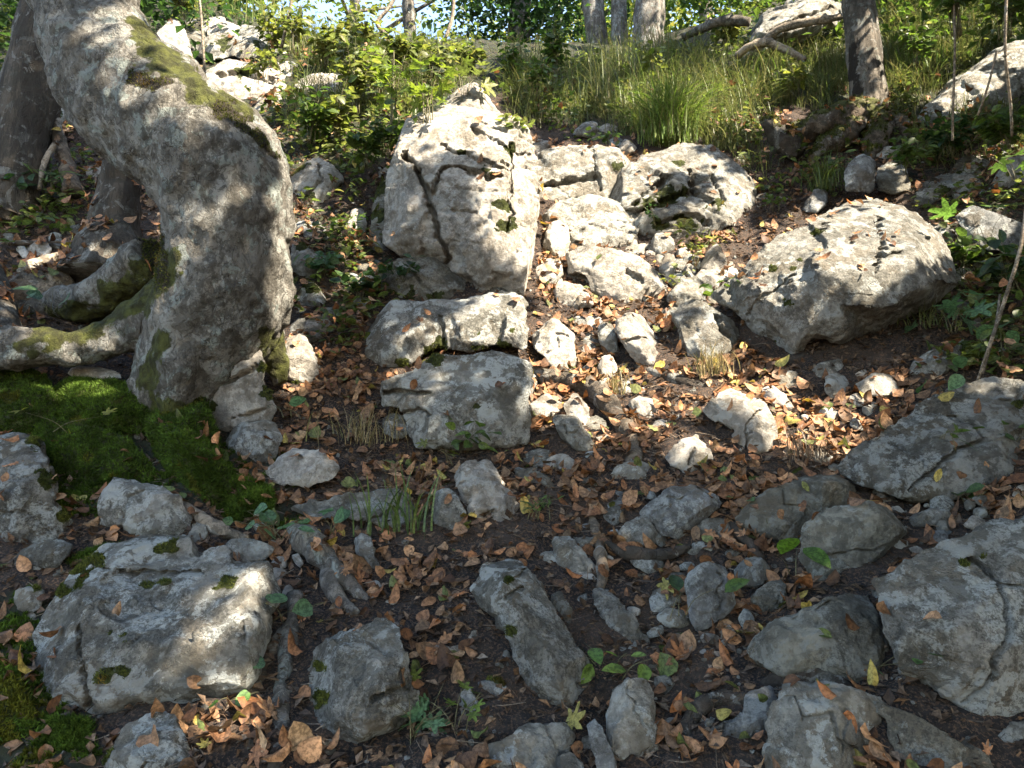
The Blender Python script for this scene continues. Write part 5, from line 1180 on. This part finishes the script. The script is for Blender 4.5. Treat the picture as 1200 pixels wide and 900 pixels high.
PL = [
 ('broad-leaved shrub leaning over the top of the tall block', 500, 150, .42, 7, 5, 'lobed', .13, MAPLE, 5.0),
 ('backlit yellow-green maple seedling at the tip of the shrubs', 548, 118, .30, 4, 4, 'lobed', .15, SUNNY, 5.1),
 ('maple seedling with dark hanging leaves left of the tall block', 462, 150, .55, 6, 5, 'lobed', .12, MAPLE, 5.1),
 ('sunlit bramble bush in the middle of the upper left shrubs', 415, 130, .45, 9, 10, 'beech', .075, SUNNY, 5.6),
 ('low shaded bush with glossy leaves left of the tall block', 430, 195, .22, 8, 8, 'beech', .075, GREENS, 5.0),
 ('sprawling weed bush on the slope above the sunlit cracked rock', 395, 165, .35, 10, 9, 'beech', .065, SUNNY, 5.4),
 ('low leafy bush touching the left top corner of the tall block', 455, 178, .25, 8, 8, 'beech', .06, GREENS, 4.95),
 ('twiggy bush with pale leaves over the white boulder', 405, 100, .40, 9, 10, 'beech', .065, SUNNY, 6.0),
 ('leafy tangle below the yellowish skyline shrub', 440, 115, .40, 9, 10, 'beech', .065, MAPLE, 5.8),
 ('wide skyline thicket behind the broad-leaved shrub', 515, 100, .55, 10, 12, 'beech', .07, SUNNY, 6.3),
 ('tall weeds at the skyline between the two shrub clumps', 425, 60, .60, 9, 12, 'beech', .075, SUNNY, 7.0),
 ('weeds on the crest right of the sunlit lump', 600, 105, .45, 9, 10, 'beech', .06, GREENS, 6.8),
 ('grass-side bush under the dark shaded tree', 650, 95, .55, 9, 12, 'beech', .07, GREENS, 7.6),
 ('shady bush at the upper right in front of the leafy corner tree', 1120, 40, .5, 9, 10, 'beech', .075, GREENS, 6.6),
 ('leafy shrub spreading over the upper left slope', 365, 165, .30, 8, 10, 'beech', .07, GREENS, 5.3),
 ('yellowish shrub at the skyline left of the blue gap', 385, 75, .50, 9, 12, 'beech', .075, SUNNY, 6.6),
 ('tall weedy shrub at the skyline under the slender tree', 470, 85, .55, 10, 12, 'beech', .07, SUNNY, 6.4),
 ('pale shrub at the skyline on the far left', 320, 70, .45, 8, 12, 'beech', .07, SUNNY, 7.0),
 ('bush with small leaves at the skyline behind the sunlit lump', 550, 85, .40, 8, 12, 'beech', .065, SUNNY, 6.8),
 ('yellow-leaved herb on the broad sunlit step', 305, 95, .25, 6, 7, 'beech', .06, SUNNY, 6.0),
 ('bright herb growing right behind the curved trunk', 345, 60, .40, 7, 9, 'beech', .065, SUNNY, 6.5),
 ('shrub in the gap between trunk and sunlit step', 215, 20, .40, 7, 9, 'beech', .08, SUNNY, 7.5),
 ('fine-leaved weed beside the top of the tall block', 605, 160, .16, 5, 7, 'beech', .05, SUNNY, 4.75),
 ('pale seedling under the tall grass at the gully head', 665, 145, .18, 4, 5, 'lobed', .08, GREENS, 5.9),
 ('yellow seedling in front of the bright grass tuft', 765, 92, .30, 4, 7, 'beech', .07, SUNNY, 6.3),
 ('small herb left of the bright grass tuft', 712, 168, .10, 5, 6, 'beech', .045, GREENS, 5.6),
 ('small sunlit plant growing between two stones under the outcrop', 815, 310, .22, 6, 10, 'beech', .05, SUNNY, 4.55),
 ('dark sprig in the mossy crack of the fissured outcrop', 768, 262, .10, 4, 7, 'beech', .035, DARKG, 4.95),
 ('tiny herb at the right foot of the gully boulder', 790, 335, .09, 4, 5, 'beech', .04, SUNNY, 4.4),
 ('small plant by the flat-topped stone', 842, 345, .08, 3, 4, 'round', .05, GREENS, 4.2),
 ('weed in the dark hollow under the root plate', 910, 245, .12, 6, 7, 'beech', .045, GREENS, 5.1),
 ('ground ivy below the wedge of the mossy rock', 380, 320, .10, 8, 6, 'round', .055, BLUISH, 4.3),
 ('ivy trailing at the left foot of the stacked slabs', 420, 345, .12, 10, 7, 'round', .055, DARKG, 4.15),
 ('ferny plant in the sun right of the curved trunk', 400, 285, .16, 7, 8, 'narrow', .08, GREENS, 4.7),
 ('ivy along the shaded ledge above the stacked slabs', 470, 325, .10, 8, 7, 'round', .05, DARKG, 4.2),
 ('bluish heart-shaped leaves on the broken log', 55, 360, .06, 4, 1, 'round', .085, BLUISH, 3.45),
 ('dark leaves at the far left behind the leaning trunk', 12, 232, .16, 5, 6, 'beech', .08, DARKG, 4.6),
 ('green weed at the foot of the upright root behind the trunk', 60, 222, .15, 5, 6, 'narrow', .08, GREENS, 4.65),
 ('round green leaf pair beside the upright flaking root', 325, 722, .05, 2, 1, 'round', .09, BLUISH, 2.16),
 ('pale round leaf at the right corner of the broad slab', 282, 800, .04, 2, 1, 'round', .075, BLUISH, 1.98),
 ('bright clover-like leaf in the sun below the broad slab', 258, 826, .04, 3, 1, 'round', .06, [(.10, .20, .05), (.14, .24, .07)], 1.92),
 ('creeping vine with round leaves under the moss bank', 325, 625, .07, 6, 2, 'round', .06, BLUISH, 2.55),
 ('round dark leaves above the bone-shaped stone', 385, 620, .07, 4, 1, 'round', .08, BLUISH, 2.6),
 ('bluish round leaf right of the wedge stone', 337, 484, .05, 3, 1, 'round', .085, BLUISH, 3.1),
 ('small feathery weed below the stacked slabs', 545, 525, .10, 5, 5, 'beech', .07, GREENS, 3.15),
 ('yellow-green maple leaves at the foot of the stacked slabs', 528, 540, .06, 3, 1, 'lobed', .09, SUNNY, 3.05),
 ('tiny mossy weed beside the white split rock', 632, 602, .07, 6, 8, 'narrow', .03, GREENS, 2.68),
 ('lobed green weed spreading over the soil at the bottom edge', 480, 862, .10, 5, 2, 'lobed', .085, BLUISH, 1.84),
 ('lobed green weed with a browning leaf beside the notched rock', 530, 850, .09, 4, 2, 'lobed', .075, MAPLE, 1.86),
 ('green four-leaved sprig in bare soil right of the long tapering stone', 706, 782, .06, 4, 2, 'beech', .075, [(.09, .17, .035), (.13, .19, .04)], 2.06),
 ('upright green leaves beside the square block', 792, 715, .07, 3, 1, 'beech', .09, GREENS, 2.18),
 ('single upright glossy green leaf above the pyramid-shaped stone', 924, 665, .05, 2, 1, 'beech', .12, [(.10, .19, .03)], 2.32),
 ('green leaf lying above the squat brown-grey boulder', 895, 606, .05, 2, 1, 'beech', .09, BLUISH, 2.55),
 ('clover sprig at the foot of the triangular rock', 1020, 800, .07, 5, 2, 'round', .04, BLUISH, 1.95),
 ('pale green sprig against the massive cracked boulder', 1095, 790, .09, 5, 2, 'round', .045, [(.08, .15, .05)], 1.92),
 ('small weed growing in the split slab crack', 1105, 525, .08, 4, 2, 'narrow', .09, GREENS, 2.85),
 ('leaves under the split slab at the right', 1140, 590, .06, 4, 1, 'beech', .09, GREENS, 2.6),
 ('green leaves at the right edge below the split slab', 1192, 530, .10, 5, 2, 'beech', .09, GREENS, 2.75),
 ('large toothed bright leaf of a tall weed at the right', 1150, 285, .14, 3, 1, 'lobed', .17, [(.07, .13, .03), (.09, .15, .035)], 3.9),
 ('second toothed leaf poking in from the right edge', 1195, 205, .14, 3, 1, 'lobed', .17, [(.07, .12, .03)], 4.0),
 ('glossy jagged leaves above the angular mossy stone', 1120, 385, .13, 6, 2, 'lobed', .15, BLUISH, 3.55),
 ('thicket of dark leaves under the large toothed leaf', 1130, 320, .22, 9, 7, 'beech', .085, GREENS, 4.2),
 ('leafy weeds at the right edge beside the hanging stem', 1185, 340, .22, 8, 6, 'beech', .10, DARKG, 3.8),
 ('bluish leaf by the snapped branch end', 1110, 455, .05, 3, 1, 'beech', .10, BLUISH, 3.2),
 ('green oval leaves at the right edge above the slab', 1180, 410, .10, 5, 1, 'beech', .12, BLUISH, 3.3),
 ('light green weeds behind the large angular boulder', 1060, 200, .18, 8, 8, 'beech', .055, GREENS, 5.0),
 ('weeds in shade below the sloping grey slab', 1110, 180, .20, 9, 9, 'beech', .06, DARKG, 5.2),
 ('weeds at the right edge below the sloping grey slab', 1180, 170, .22, 9, 9, 'beech', .07, GREENS, 4.9),
 ('leafy branch hanging into the upper right corner', 1180, 40, .35, 8, 8, 'beech', .07, GREENS, 4.8),
 ('seedlings left of the upright slim stone', 985, 200, .12, 6, 6, 'narrow', .07, GREENS, 5.2),
 ('sunlit weeds left of the right-hand trunk', 930, 110, .25, 9, 8, 'beech', .06, SUNNY, 6.6),
 ('green weeds right of the right-hand trunk', 1075, 75, .30, 9, 8, 'beech', .065, GREENS, 6.3),
 ('yellow weeds on the crest behind the dead branches', 850, 60, .40, 9, 9, 'beech', .08, SUNNY, 8.0),
 ('hazy weeds at the grass edge behind the sunlit lump', 630, 115, .30, 8, 9, 'beech', .05, GREENS, 6.4),
 ('yellowing seedling in the moss bank', 66, 500, .05, 2, 1, 'lobed', .08, [(.20, .19, .03)], 2.85),
]
for i, (lab, px, py, h, ns, per, lf, sz, cols, D) in enumerate(PL):
    nm = 'shrub' if h > .35 else 'plant'
    if py > 480 and per <= 2: sz *= .8
    if D and D > 6 and 370 < px < 570: h *= .6
    if py < 215 and lf == 'beech' and per > 4: ns, per, sz = int(ns * 1.35), int(per * 1.35), sz * 1.1
    plant(nm, lab, px, py, h, ns, per, lf, sz, cols, 300 + i, D=None if D is None else min(D, (cast_px(px, py)[0] - CAM) @ FWD + .05 if cast_px(px, py) else D))

# ------------------------------------------------------------------ fallen leaves
bpy.context.view_layer.update(); DG = bpy.context.evaluated_depsgraph_get()
rg = np.random.default_rng(404)
HEAVY = [([(620, 330), (720, 330), (720, 440), (620, 440)], 1.0), ([(640, 430), (860, 440), (1070, 460), (1060, 560), (900, 640), (640, 660), (600, 540)], 1.0),
         ([(780, 650), (900, 720), (900, 880), (760, 900), (770, 760)], 1.6), ([(300, 470), (480, 480), (640, 540), (620, 660), (420, 720), (300, 640)], .9),
         ([(270, 640), (430, 640), (420, 740), (330, 790), (290, 740)], 1.5), ([(640, 640), (760, 660), (780, 800), (660, 680)], .6), ([(0, 660), (70, 660), (60, 800), (0, 800)], 1.2),
         ([(1020, 570), (1200, 560), (1200, 630), (1060, 690), (1030, 640)], 1.0), ([(1060, 770), (1200, 850), (1200, 900), (1080, 830)], 1.2), ([(230, 800), (330, 790), (320, 900), (220, 900)], .9),
         ([(350, 330), (450, 340), (440, 480), (350, 460)], .9), ([(0, 240), (170, 240), (150, 400), (0, 380)], .9), ([(860, 400), (1060, 400), (1060, 480), (880, 480)], 1.0), ([(1060, 330), (1200, 330), (1200, 470), (1060, 440)], .6),
         ([(430, 680), (560, 680), (560, 800), (480, 780)], .5), ([(340, 230), (450, 230), (450, 340), (350, 330)], .7), ([(1060, 140), (1200, 150), (1200, 330), (1080, 300)], .4), ([(640, 240), (860, 250), (850, 340), (640, 330)], .5)]
n = 84000
X_ = rg.uniform(-3.6, 3.6, n); Y_ = rg.uniform(1.1, 6.6, n)
pxs, pys, ds = proj(np.stack([X_, Y_, gz(X_, Y_)], 1))
dens = np.full(n, .26)
for poly, a in HEAVY: dens = np.where(inpoly(pxs, pys, poly), a, dens)
dens *= (pxs > -120) & (pxs < 1320) & (pys < 1000)
clump = np.clip(.42 + 1.9 * fbm(np.stack([X_, Y_, 0 * X_], 1), .30, 3, 12), .16, 2.0)
keep = rg.random(n) < dens * .85 * clump
LP = []; LN = []
for x, y in zip(X_[keep], Y_[keep]):
    h = cast((x, y, 8), (0, 0, -1))
    if h is None: continue
    nm = h[2].name.split('.')[0]
    z0 = float(gz(x, y))
    if h[0][2] > z0 + 1.2 or nm in ('foliage', 'limbs'):
        h = cast((x, y, z0 + .6), (0, 0, -1))
        if h is None: continue
        nm = h[2].name.split('.')[0]
    if nm in ('boulder', 'rock') and rg.random() > .10: continue
    if nm in ('stone', 'moss_cushion', 'moss_tufts') and rg.random() > .45: continue
    if nm in ('foliage', 'stem', 'limbs', 'grass', 'trunk'): continue
    if h[1][2] < .25: continue
    LP.append(h[0]); LN.append(h[1])
LP = np.array(LP); LN = np.array(LN); n = len(LP)
print('leaves', n)
DRYC = [(.19, .085, .040), (.27, .145, .072), (.34, .22, .12), (.11, .060, .036), (.06, .038, .026), (.33, .125, .045)]
col = pick_col(DRYC, n, rg, .3)
yel = rg.random(n); col[yel < .045] = pick_col([(.30, .21, .05), (.24, .21, .06)], int((yel < .045).sum()), rg); gsel = (yel > .955); col[gsel] = pick_col([(.07, .09, .025), (.11, .12, .04)], int(gsel.sum()), rg)
dark = (yel > .45) & (yel < .75); col[dark] *= .5
nrm = LN + rg.normal(0, .17, (n, 3)); R = frames(nrm, rg.normal(0, 1, (n, 3))); flip = rg.random(n) < .5; R[flip, :, 0] *= -1; R[flip, :, 2] *= -1
R[:, :, 0] *= rg.uniform(.6, 1.35, (n, 1)); R[:, :, 2] *= rg.uniform(.5, 1.6, (n, 1)); size = .032 + .052 * rg.beta(1.6, 2.2, n); pos = LP + LN * rg.uniform(.002, .016, n)[:, None] - R[:, :, 1] * size[:, None] * .5 + np.where(flip, .010, .0)[:, None] * LN
kinds = np.where(rg.random(n) < .07, 1, 0); size[kinds == 1] *= 1.15
px_, py_, dd_ = proj(LP)
vis = np.zeros(n, bool)
for i in range(n):
    if not (0 < px_[i] < 1200 and 0 < py_[i] < 900): continue
    d = LP[i] + LN[i] * .02 - CAM; L = np.linalg.norm(d); h = cast(CAM, d / L, L - .03); vis[i] = h is None
order = np.argsort(-(size / dd_) * vis)[:280]
rest = np.setdiff1d(np.arange(n), order)
for knd, nm_ in ((0, 'dry'), (1, 'drylobed')):
    pass
r0 = rest[kinds[rest] == 0]; r1 = rest[kinds[rest] == 1]
me0 = leaves_mesh('dry', pos[r0], R[r0], size[r0], col[r0]); lf = link('fallen_leaves', me0, M['dry_leaf']); lf['kind'] = 'stuff'
me1 = leaves_mesh('drylobed', pos[r1], R[r1], size[r1], col[r1]); lf = link('fallen_lobed_leaves', me1, M['dry_leaf']); lf['kind'] = 'stuff'
def tone(c):
    if c[1] > c[0] * .95: return 'green'
    if c[1] > .62 * c[0] and c[0] > .28: return 'yellow'
    v = c[0]
    return 'dark brown' if v < .12 else 'brown' if v < .2 else 'rust-brown' if v < .27 else 'tan'
used = {}
for i in order:
    k = 'drylobed' if kinds[i] else 'dry'
    me = leaves_mesh(k, pos[i:i + 1], R[i:i + 1], size[i:i + 1], col[i:i + 1])
    o = link('fallen_leaf', me, M['dry_leaf'], origin=LP[i])
    dr = [np.linalg.norm(c - LP[i]) for _, c in ROCKS[:len(RK)]]; j = int(np.argmin(dr)); rl, rc = ROCKS[j]
    rx, ry, _ = proj(rc); dx, dy = px_[i] - rx[0], py_[i] - ry[0]
    side = ('right of' if dx > 0 else 'left of') if abs(dx) > 2 * abs(dy) else ('below' if dy > 0 else 'above') if abs(dy) > 2 * abs(dx) else ('below' if dy > 0 else 'above') + (' right of' if dx > 0 else ' left of')
    big_ = 'large ' if size[i] > .068 else 'small ' if size[i] < .05 else ''
    lab = f"{big_}{tone(col[i])} {'lobed ' if kinds[i] else ''}leaf {side} the {rl}"
    used.setdefault(lab, []).append((o, size[i] / dd_[i]))
for lab, lst in used.items():
    lst.sort(key=lambda q: -proj(np.array(q[0].location))[0][0]); m_ = len(lst)
    words_ = [''] if m_ == 1 else ['rightmost '] + [['second', 'third', 'fourth', 'fifth', 'sixth', 'seventh'][z] + ' from right, ' for z in range(min(m_ - 2, 6))] + ['leftmost ']
    for (o, s), wd in zip(lst, words_ + ['leftmost '] * 9): tag(o, trim(wd + lab), 'leaf', 'fallen leaves')
# crumbs of bark, twig bits and gravel over the bare soil
n = 62000; X_ = rg.uniform(-3.4, 3.4, n); Y_ = rg.uniform(1.1, 5.5, n); Z_ = gz(X_, Y_)
_c = np.stack([X_, Y_, 0 * X_], 1)
Z_ = Z_ + .045 * fbm(_c, .55, 3, 5) + .022 * fbm(_c, .16, 3, 9) + .016 * np.abs(fbm(_c, .06, 2, 21)) + .003
nn = rg.normal(0, .5, (n, 3)); nn[:, 2] += 1; R = frames(nn, rg.normal(0, 1, (n, 3)))
cl = pick_col([(.05, .032, .022), (.12, .07, .042), (.19, .11, .06), (.035, .024, .017), (.15, .12, .09)], n, rg, .4)
db = link('forest_debris', simple_leaves(np.stack([X_, Y_, Z_], 1), R, rg.uniform(.010, .045, n), cl, .6), M['dry_leaf']); db['kind'] = 'stuff'
n = 5200; X_ = rg.uniform(-3.2, 3.2, n); Y_ = rg.uniform(1.2, 5.5, n); Z_ = gz(X_, Y_); _c = np.stack([X_, Y_, 0 * X_], 1)
Z_ = Z_ + .045 * fbm(_c, .55, 3, 5) + .022 * fbm(_c, .16, 3, 9) + .016 * np.abs(fbm(_c, .06, 2, 21)) + .006
d0 = rg.normal(0, 1, (n, 3)); d0[:, 2] *= .25; d0 /= np.linalg.norm(d0, axis=1)[:, None]; s0 = np.cross(d0, [0, 0, 1.]); s0 /= np.linalg.norm(s0, axis=1)[:, None]; L = rg.uniform(.02, .12, n)[:, None]; w_ = rg.uniform(.0006, .0016, n)[:, None]
Pm = np.stack([X_, Y_, Z_], 1); mid = rg.normal(0, .12, (n, 1)) * L * s0; up_ = np.array([0, 0, 1.])
A = [Pm - d0 * L / 2 + s0 * w_, Pm - d0 * L / 2 + up_ * w_ * 2, Pm - d0 * L / 2 - s0 * w_, Pm + mid + s0 * w_, Pm + mid + up_ * w_ * 2, Pm + mid - s0 * w_, Pm + d0 * L / 2 + s0 * w_ * .5, Pm + d0 * L / 2 + up_ * w_, Pm + d0 * L / 2 - s0 * w_ * .5]
VV = np.stack(A, 1).reshape(-1, 3); b = (np.arange(n) * 9)[:, None]
F = np.concatenate([b + q for q in ([0, 1, 4, 3], [1, 2, 5, 4], [3, 4, 7, 6], [4, 5, 8, 7])], 0)
tw = link('twig_litter', mesh_from(VV, [F], col=np.repeat(pick_col([(.10, .07, .05), (.25, .19, .13), (.05, .035, .025)], n, rg), 9, 0)), M['dry_leaf']); tw['kind'] = 'stuff'
# gravel
n = 3200; X_ = rg.uniform(-2.6, 3.0, n); Y_ = rg.uniform(1.3, 5.2, n); ok = fbm(np.stack([X_, Y_, 0 * X_], 1), .5, 2, 44) > -.05; X_, Y_ = X_[ok], Y_[ok]; n = len(X_)
_c = np.stack([X_, Y_, 0 * X_], 1); Z_ = gz(X_, Y_) + .045 * fbm(_c, .55, 3, 5) + .022 * fbm(_c, .16, 3, 9) + .016 * np.abs(fbm(_c, .06, 2, 21))
ico = bmesh.new(); bmesh.ops.create_icosphere(ico, subdivisions=1, radius=1); iv = np.array([v.co[:] for v in ico.verts]); ifc = np.array([[v.index for v in f.verts] for f in ico.faces]); ico.free()
W = iv[None] * rg.uniform(.55, 1.15, (n, len(iv), 1)) * (rg.uniform(.004, .017, (n, 1, 1)) * rg.uniform(.5, 1.2, (n, 1, 3))) + np.stack([X_, Y_, Z_], 1)[:, None, :]
F = (ifc[None] + (np.arange(n) * len(iv))[:, None, None]).reshape(-1, 3)
gv = link('gravel', mesh_from(W.reshape(-1, 3), [F], smooth=False), M['rock']); gv['kind'] = 'stuff'

# ------------------------------------------------------------------ unseen trees on the sunny side: crowns shaped to shade the slope
# places the sun reaches in the photo: column, row, half width, half height, tilt in degrees, how open
LIT = [(600, 235, 30, 110, 0, 1), (545, 155, 75, 22, 8, 1), (555, 115, 45, 32, 0, 1), (580, 250, 22, 60, 0, .8), (480, 165, 25, 25, 0, .8), (470, 245, 20, 25, 0, .5),
       (665, 300, 55, 75, 0, 1), (740, 315, 85, 50, 0, 1), (700, 220, 80, 46, 0, .96), (720, 410, 75, 60, 0, .96), (672, 348, 40, 30, 0, 1), (640, 400, 32, 50, 0, .9), (745, 395, 50, 42, 0, .75), (660, 460, 50, 34, 0, .85), (805, 495, 60, 44, 0, 1), (700, 465, 80, 56, 0, .96),
       (875, 492, 55, 48, 20, 1), (905, 460, 34, 24, 0, 1), (965, 500, 75, 36, 5, 1), (1030, 452, 30, 16, 0, .7), (820, 385, 50, 50, 0, .9), (780, 530, 40, 22, 0, .6), (840, 310, 34, 36, 0, .9),
       (900, 330, 60, 60, 0, .7), (985, 290, 70, 60, 0, .8), (1060, 270, 44, 40, 30, .8), (1085, 410, 36, 22, -20, .6), (1180, 440, 40, 18, 0, .7), (1000, 345, 45, 40, 0, .55),
       (790, 220, 70, 40, 0, .75), (740, 250, 50, 30, 0, .6), (860, 225, 22, 40, 0, .5),
       (215, 275, 28, 62, 8, .95), (196, 365, 32, 46, 10, .95), (90, 405, 72, 18, 3, 1), (150, 22, 26, 34, 0, .8), (95, 75, 22, 34, 0, .5), (130, 112, 34, 26, 0, .7), (205, 122, 50, 24, 10, .8), (280, 232, 30, 16, 0, .35), (330, 280, 10, 90, 0, .6), (265, 400, 24, 16, 0, .9), (345, 425, 24, 30, 0, 1), (300, 455, 12, 30, 0, .35),
       (285, 92, 70, 46, 0, 1), (200, 50, 24, 40, 0, .8), (375, 215, 44, 46, 0, .85), (415, 265, 30, 44, 0, .9), (340, 395, 24, 22, 0, .8), (395, 130, 90, 50, 0, .75), (470, 100, 110, 60, 0, .95), (330, 40, 110, 50, 0, .95), (400, 60, 120, 60, 0, .95),
       (100, 705, 40, 30, 30, .75), (262, 690, 60, 10, -18, .85), (290, 715, 14, 34, 10, .9), (235, 745, 66, 12, -18, .85), (225, 783, 50, 10, -12, .8), (265, 840, 44, 34, 0, .9), (355, 640, 16, 12, 0, .5), (60, 335, 50, 30, -20, .9), (115, 300, 34, 10, 10, .9), (40, 255, 36, 10, 0, .4), (110, 440, 36, 8, 0, .9), (95, 455, 40, 10, 0, .6),
       (500, 385, 60, 24, 0, .5), (570, 370, 36, 22, 0, .6), (545, 480, 70, 50, 0, .45), (470, 430, 20, 30, 0, .35), (560, 575, 24, 26, 0, .7), (505, 520, 36, 16, 0, .6), (400, 320, 30, 26, 0, .35), (650, 560, 34, 20, 0, .3), (800, 570, 30, 14, 0, .2),
       (780, 120, 70, 50, 0, .85), (860, 115, 80, 36, 10, .95), (930, 40, 90, 40, 0, .8), (690, 100, 80, 50, 0, .6), (1018, 100, 22, 50, 0, .5), (1150, 85, 70, 34, -20, .55), (1080, 60, 60, 50, 0, .55), (1130, 260, 60, 40, 20, .55), (1180, 195, 40, 30, 0, .6), (1180, 360, 30, 60, 0, .3), (1130, 385, 40, 24, 0, .5), (1050, 205, 50, 24, 0, .4)]
LA = np.array(LIT)
def openness(px, py):
    a = np.radians(LA[:, 4]); px = np.asarray(px)[..., None]; py = np.asarray(py)[..., None]; dx, dy = px - LA[:, 0], py - LA[:, 1]
    u = (dx * np.cos(a) + dy * np.sin(a)) / (LA[:, 2] + 9); v = (-dx * np.sin(a) + dy * np.cos(a)) / (LA[:, 3] + 9)
    r = np.hypot(u, v); return np.max(LA[:, 5] * (1 - smoothstep(.9, 1.15, r)), axis=-1)
bpy.context.view_layer.update(); DG = bpy.context.evaluated_depsgraph_get()
rg = np.random.default_rng(606)
E1 = np.cross(SUN, [0, 0, 1.]); E1 /= np.linalg.norm(E1); E2 = np.cross(E1, SUN)
# three trees added to the right for shade; every crown is a deep layer of leaves
ctr = np.array([0.2, 3.6, .9]); n = 300000
u = rg.uniform(-5.2, 5.2, n); v = rg.uniform(-4.6, 5.0, n); dist = rg.uniform(4.6, 7.2, n)
P = ctr + u[:, None] * E1 + v[:, None] * E2 + dist[:, None] * SUN
cl_ = fbm(P, .9, 3, 71); keep = np.ones(n, bool); shade = np.zeros(n)
sd = tuple(-SUN)
def lit_by(Q):
    """for points of a crown: how open the place their shadow falls on should be; nan when it falls outside the photo"""
    r = np.full(len(Q), np.nan); H = np.full((len(Q), 3), np.nan)
    for i in range(len(Q)):
        h = S.ray_cast(DG, Vector(Q[i]), Vector(sd), distance=40)
        if h[0]: H[i] = h[1]
    ok = ~np.isnan(H[:, 0]); a, b, c = proj(H[ok]); o_ = openness(a, b)
    o_[(c < .3) | (a < -150) | (a > 1350) | (b < -200) | (b > 1000)] = np.nan
    r[ok] = o_; return r
_uv = np.stack([u, v, dist * .05], 1); _f = fbm(_uv, .42, 3, 33, .55); gap = np.argsort(np.argsort(_f)) / n            # gaps come in clumps, so the sun patches hold together
def kept(O, g):
    o_ = np.where(np.isnan(O), .45, O); return (1 - o_) * 1.0 > np.where(o_ > .95, 2, np.clip(1 - g, 0.02, 1)) * np.where(o_ < .05, 0, 1)
O = lit_by(P); keep = kept(O, gap)  # leaves that would block the wanted sun patches are left out
for t, mat, P2, R2, s2, c2 in PENDING:            # the crowns of the trees on the slope are thinned to let the same light through
    a2, b2, d2 = proj(P2); k2 = np.ones(len(P2), bool)
    seen = (d2 > .2) & (a2 > -60) & (a2 < 1260) & (b2 > -60) & (b2 < 960)
    q = np.where(~seen)[0]
    if len(q): O = lit_by(P2[q]); k2[q] = rg.random(len(q)) < np.where(np.isnan(O), 1, np.clip(1 - np.nan_to_num(O), 0, 1) ** 2.0)
    link('foliage', simple_leaves(P2[k2], R2[k2], s2[k2], c2[k2]), M[mat], parent=t)
P = P[keep]; u = u[keep]; n = len(P); print('canopy leaves', n)
LH = rg.normal(0, 1, (n, 3)); nm = rg.normal(0, .55, (n, 3)) + np.array([0, 0, .9]); R = frames(nm, LH)
sz = rg.uniform(.08, .12, n); cc = pick_col(GREENS, n, rg)
groups = np.digitize(u, [-1.7, 1.7])
for k, lab in enumerate(('unseen leafy tree at right, crown shaped to shade the upper slope', 'unseen leafy tree right of the camera, crown shaped to shade the middle of the slope', 'unseen leafy tree behind the camera at right, crown shaped to shade the foreground')):
    s = groups == k; cen = P[s].mean(0); bx = cen + np.array([1.6, -.6, 0]); bz = float(gz(bx[0], bx[1]))
    t = empty('unseen_shade_tree', (bx[0], bx[1], bz), lab, 'tree', 'unseen trees added on the sunny side for shade')
    g_ = np.random.default_rng(900 + k)
    parts, ends = grow_limbs((bx[0], bx[1], bz - .3), (bx[0] - .3, bx[1], cen[2] + 2.5), .17, g_, 3, 1.0, .9)
    link('trunk', mesh_from(parts[0][0], [parts[0][1], parts[0][2]]), M['bark'], parent=t)
    link('foliage', simple_leaves(P[s], R[s], sz[s], cc[s], .7), M['canopy_leaf'], parent=t)
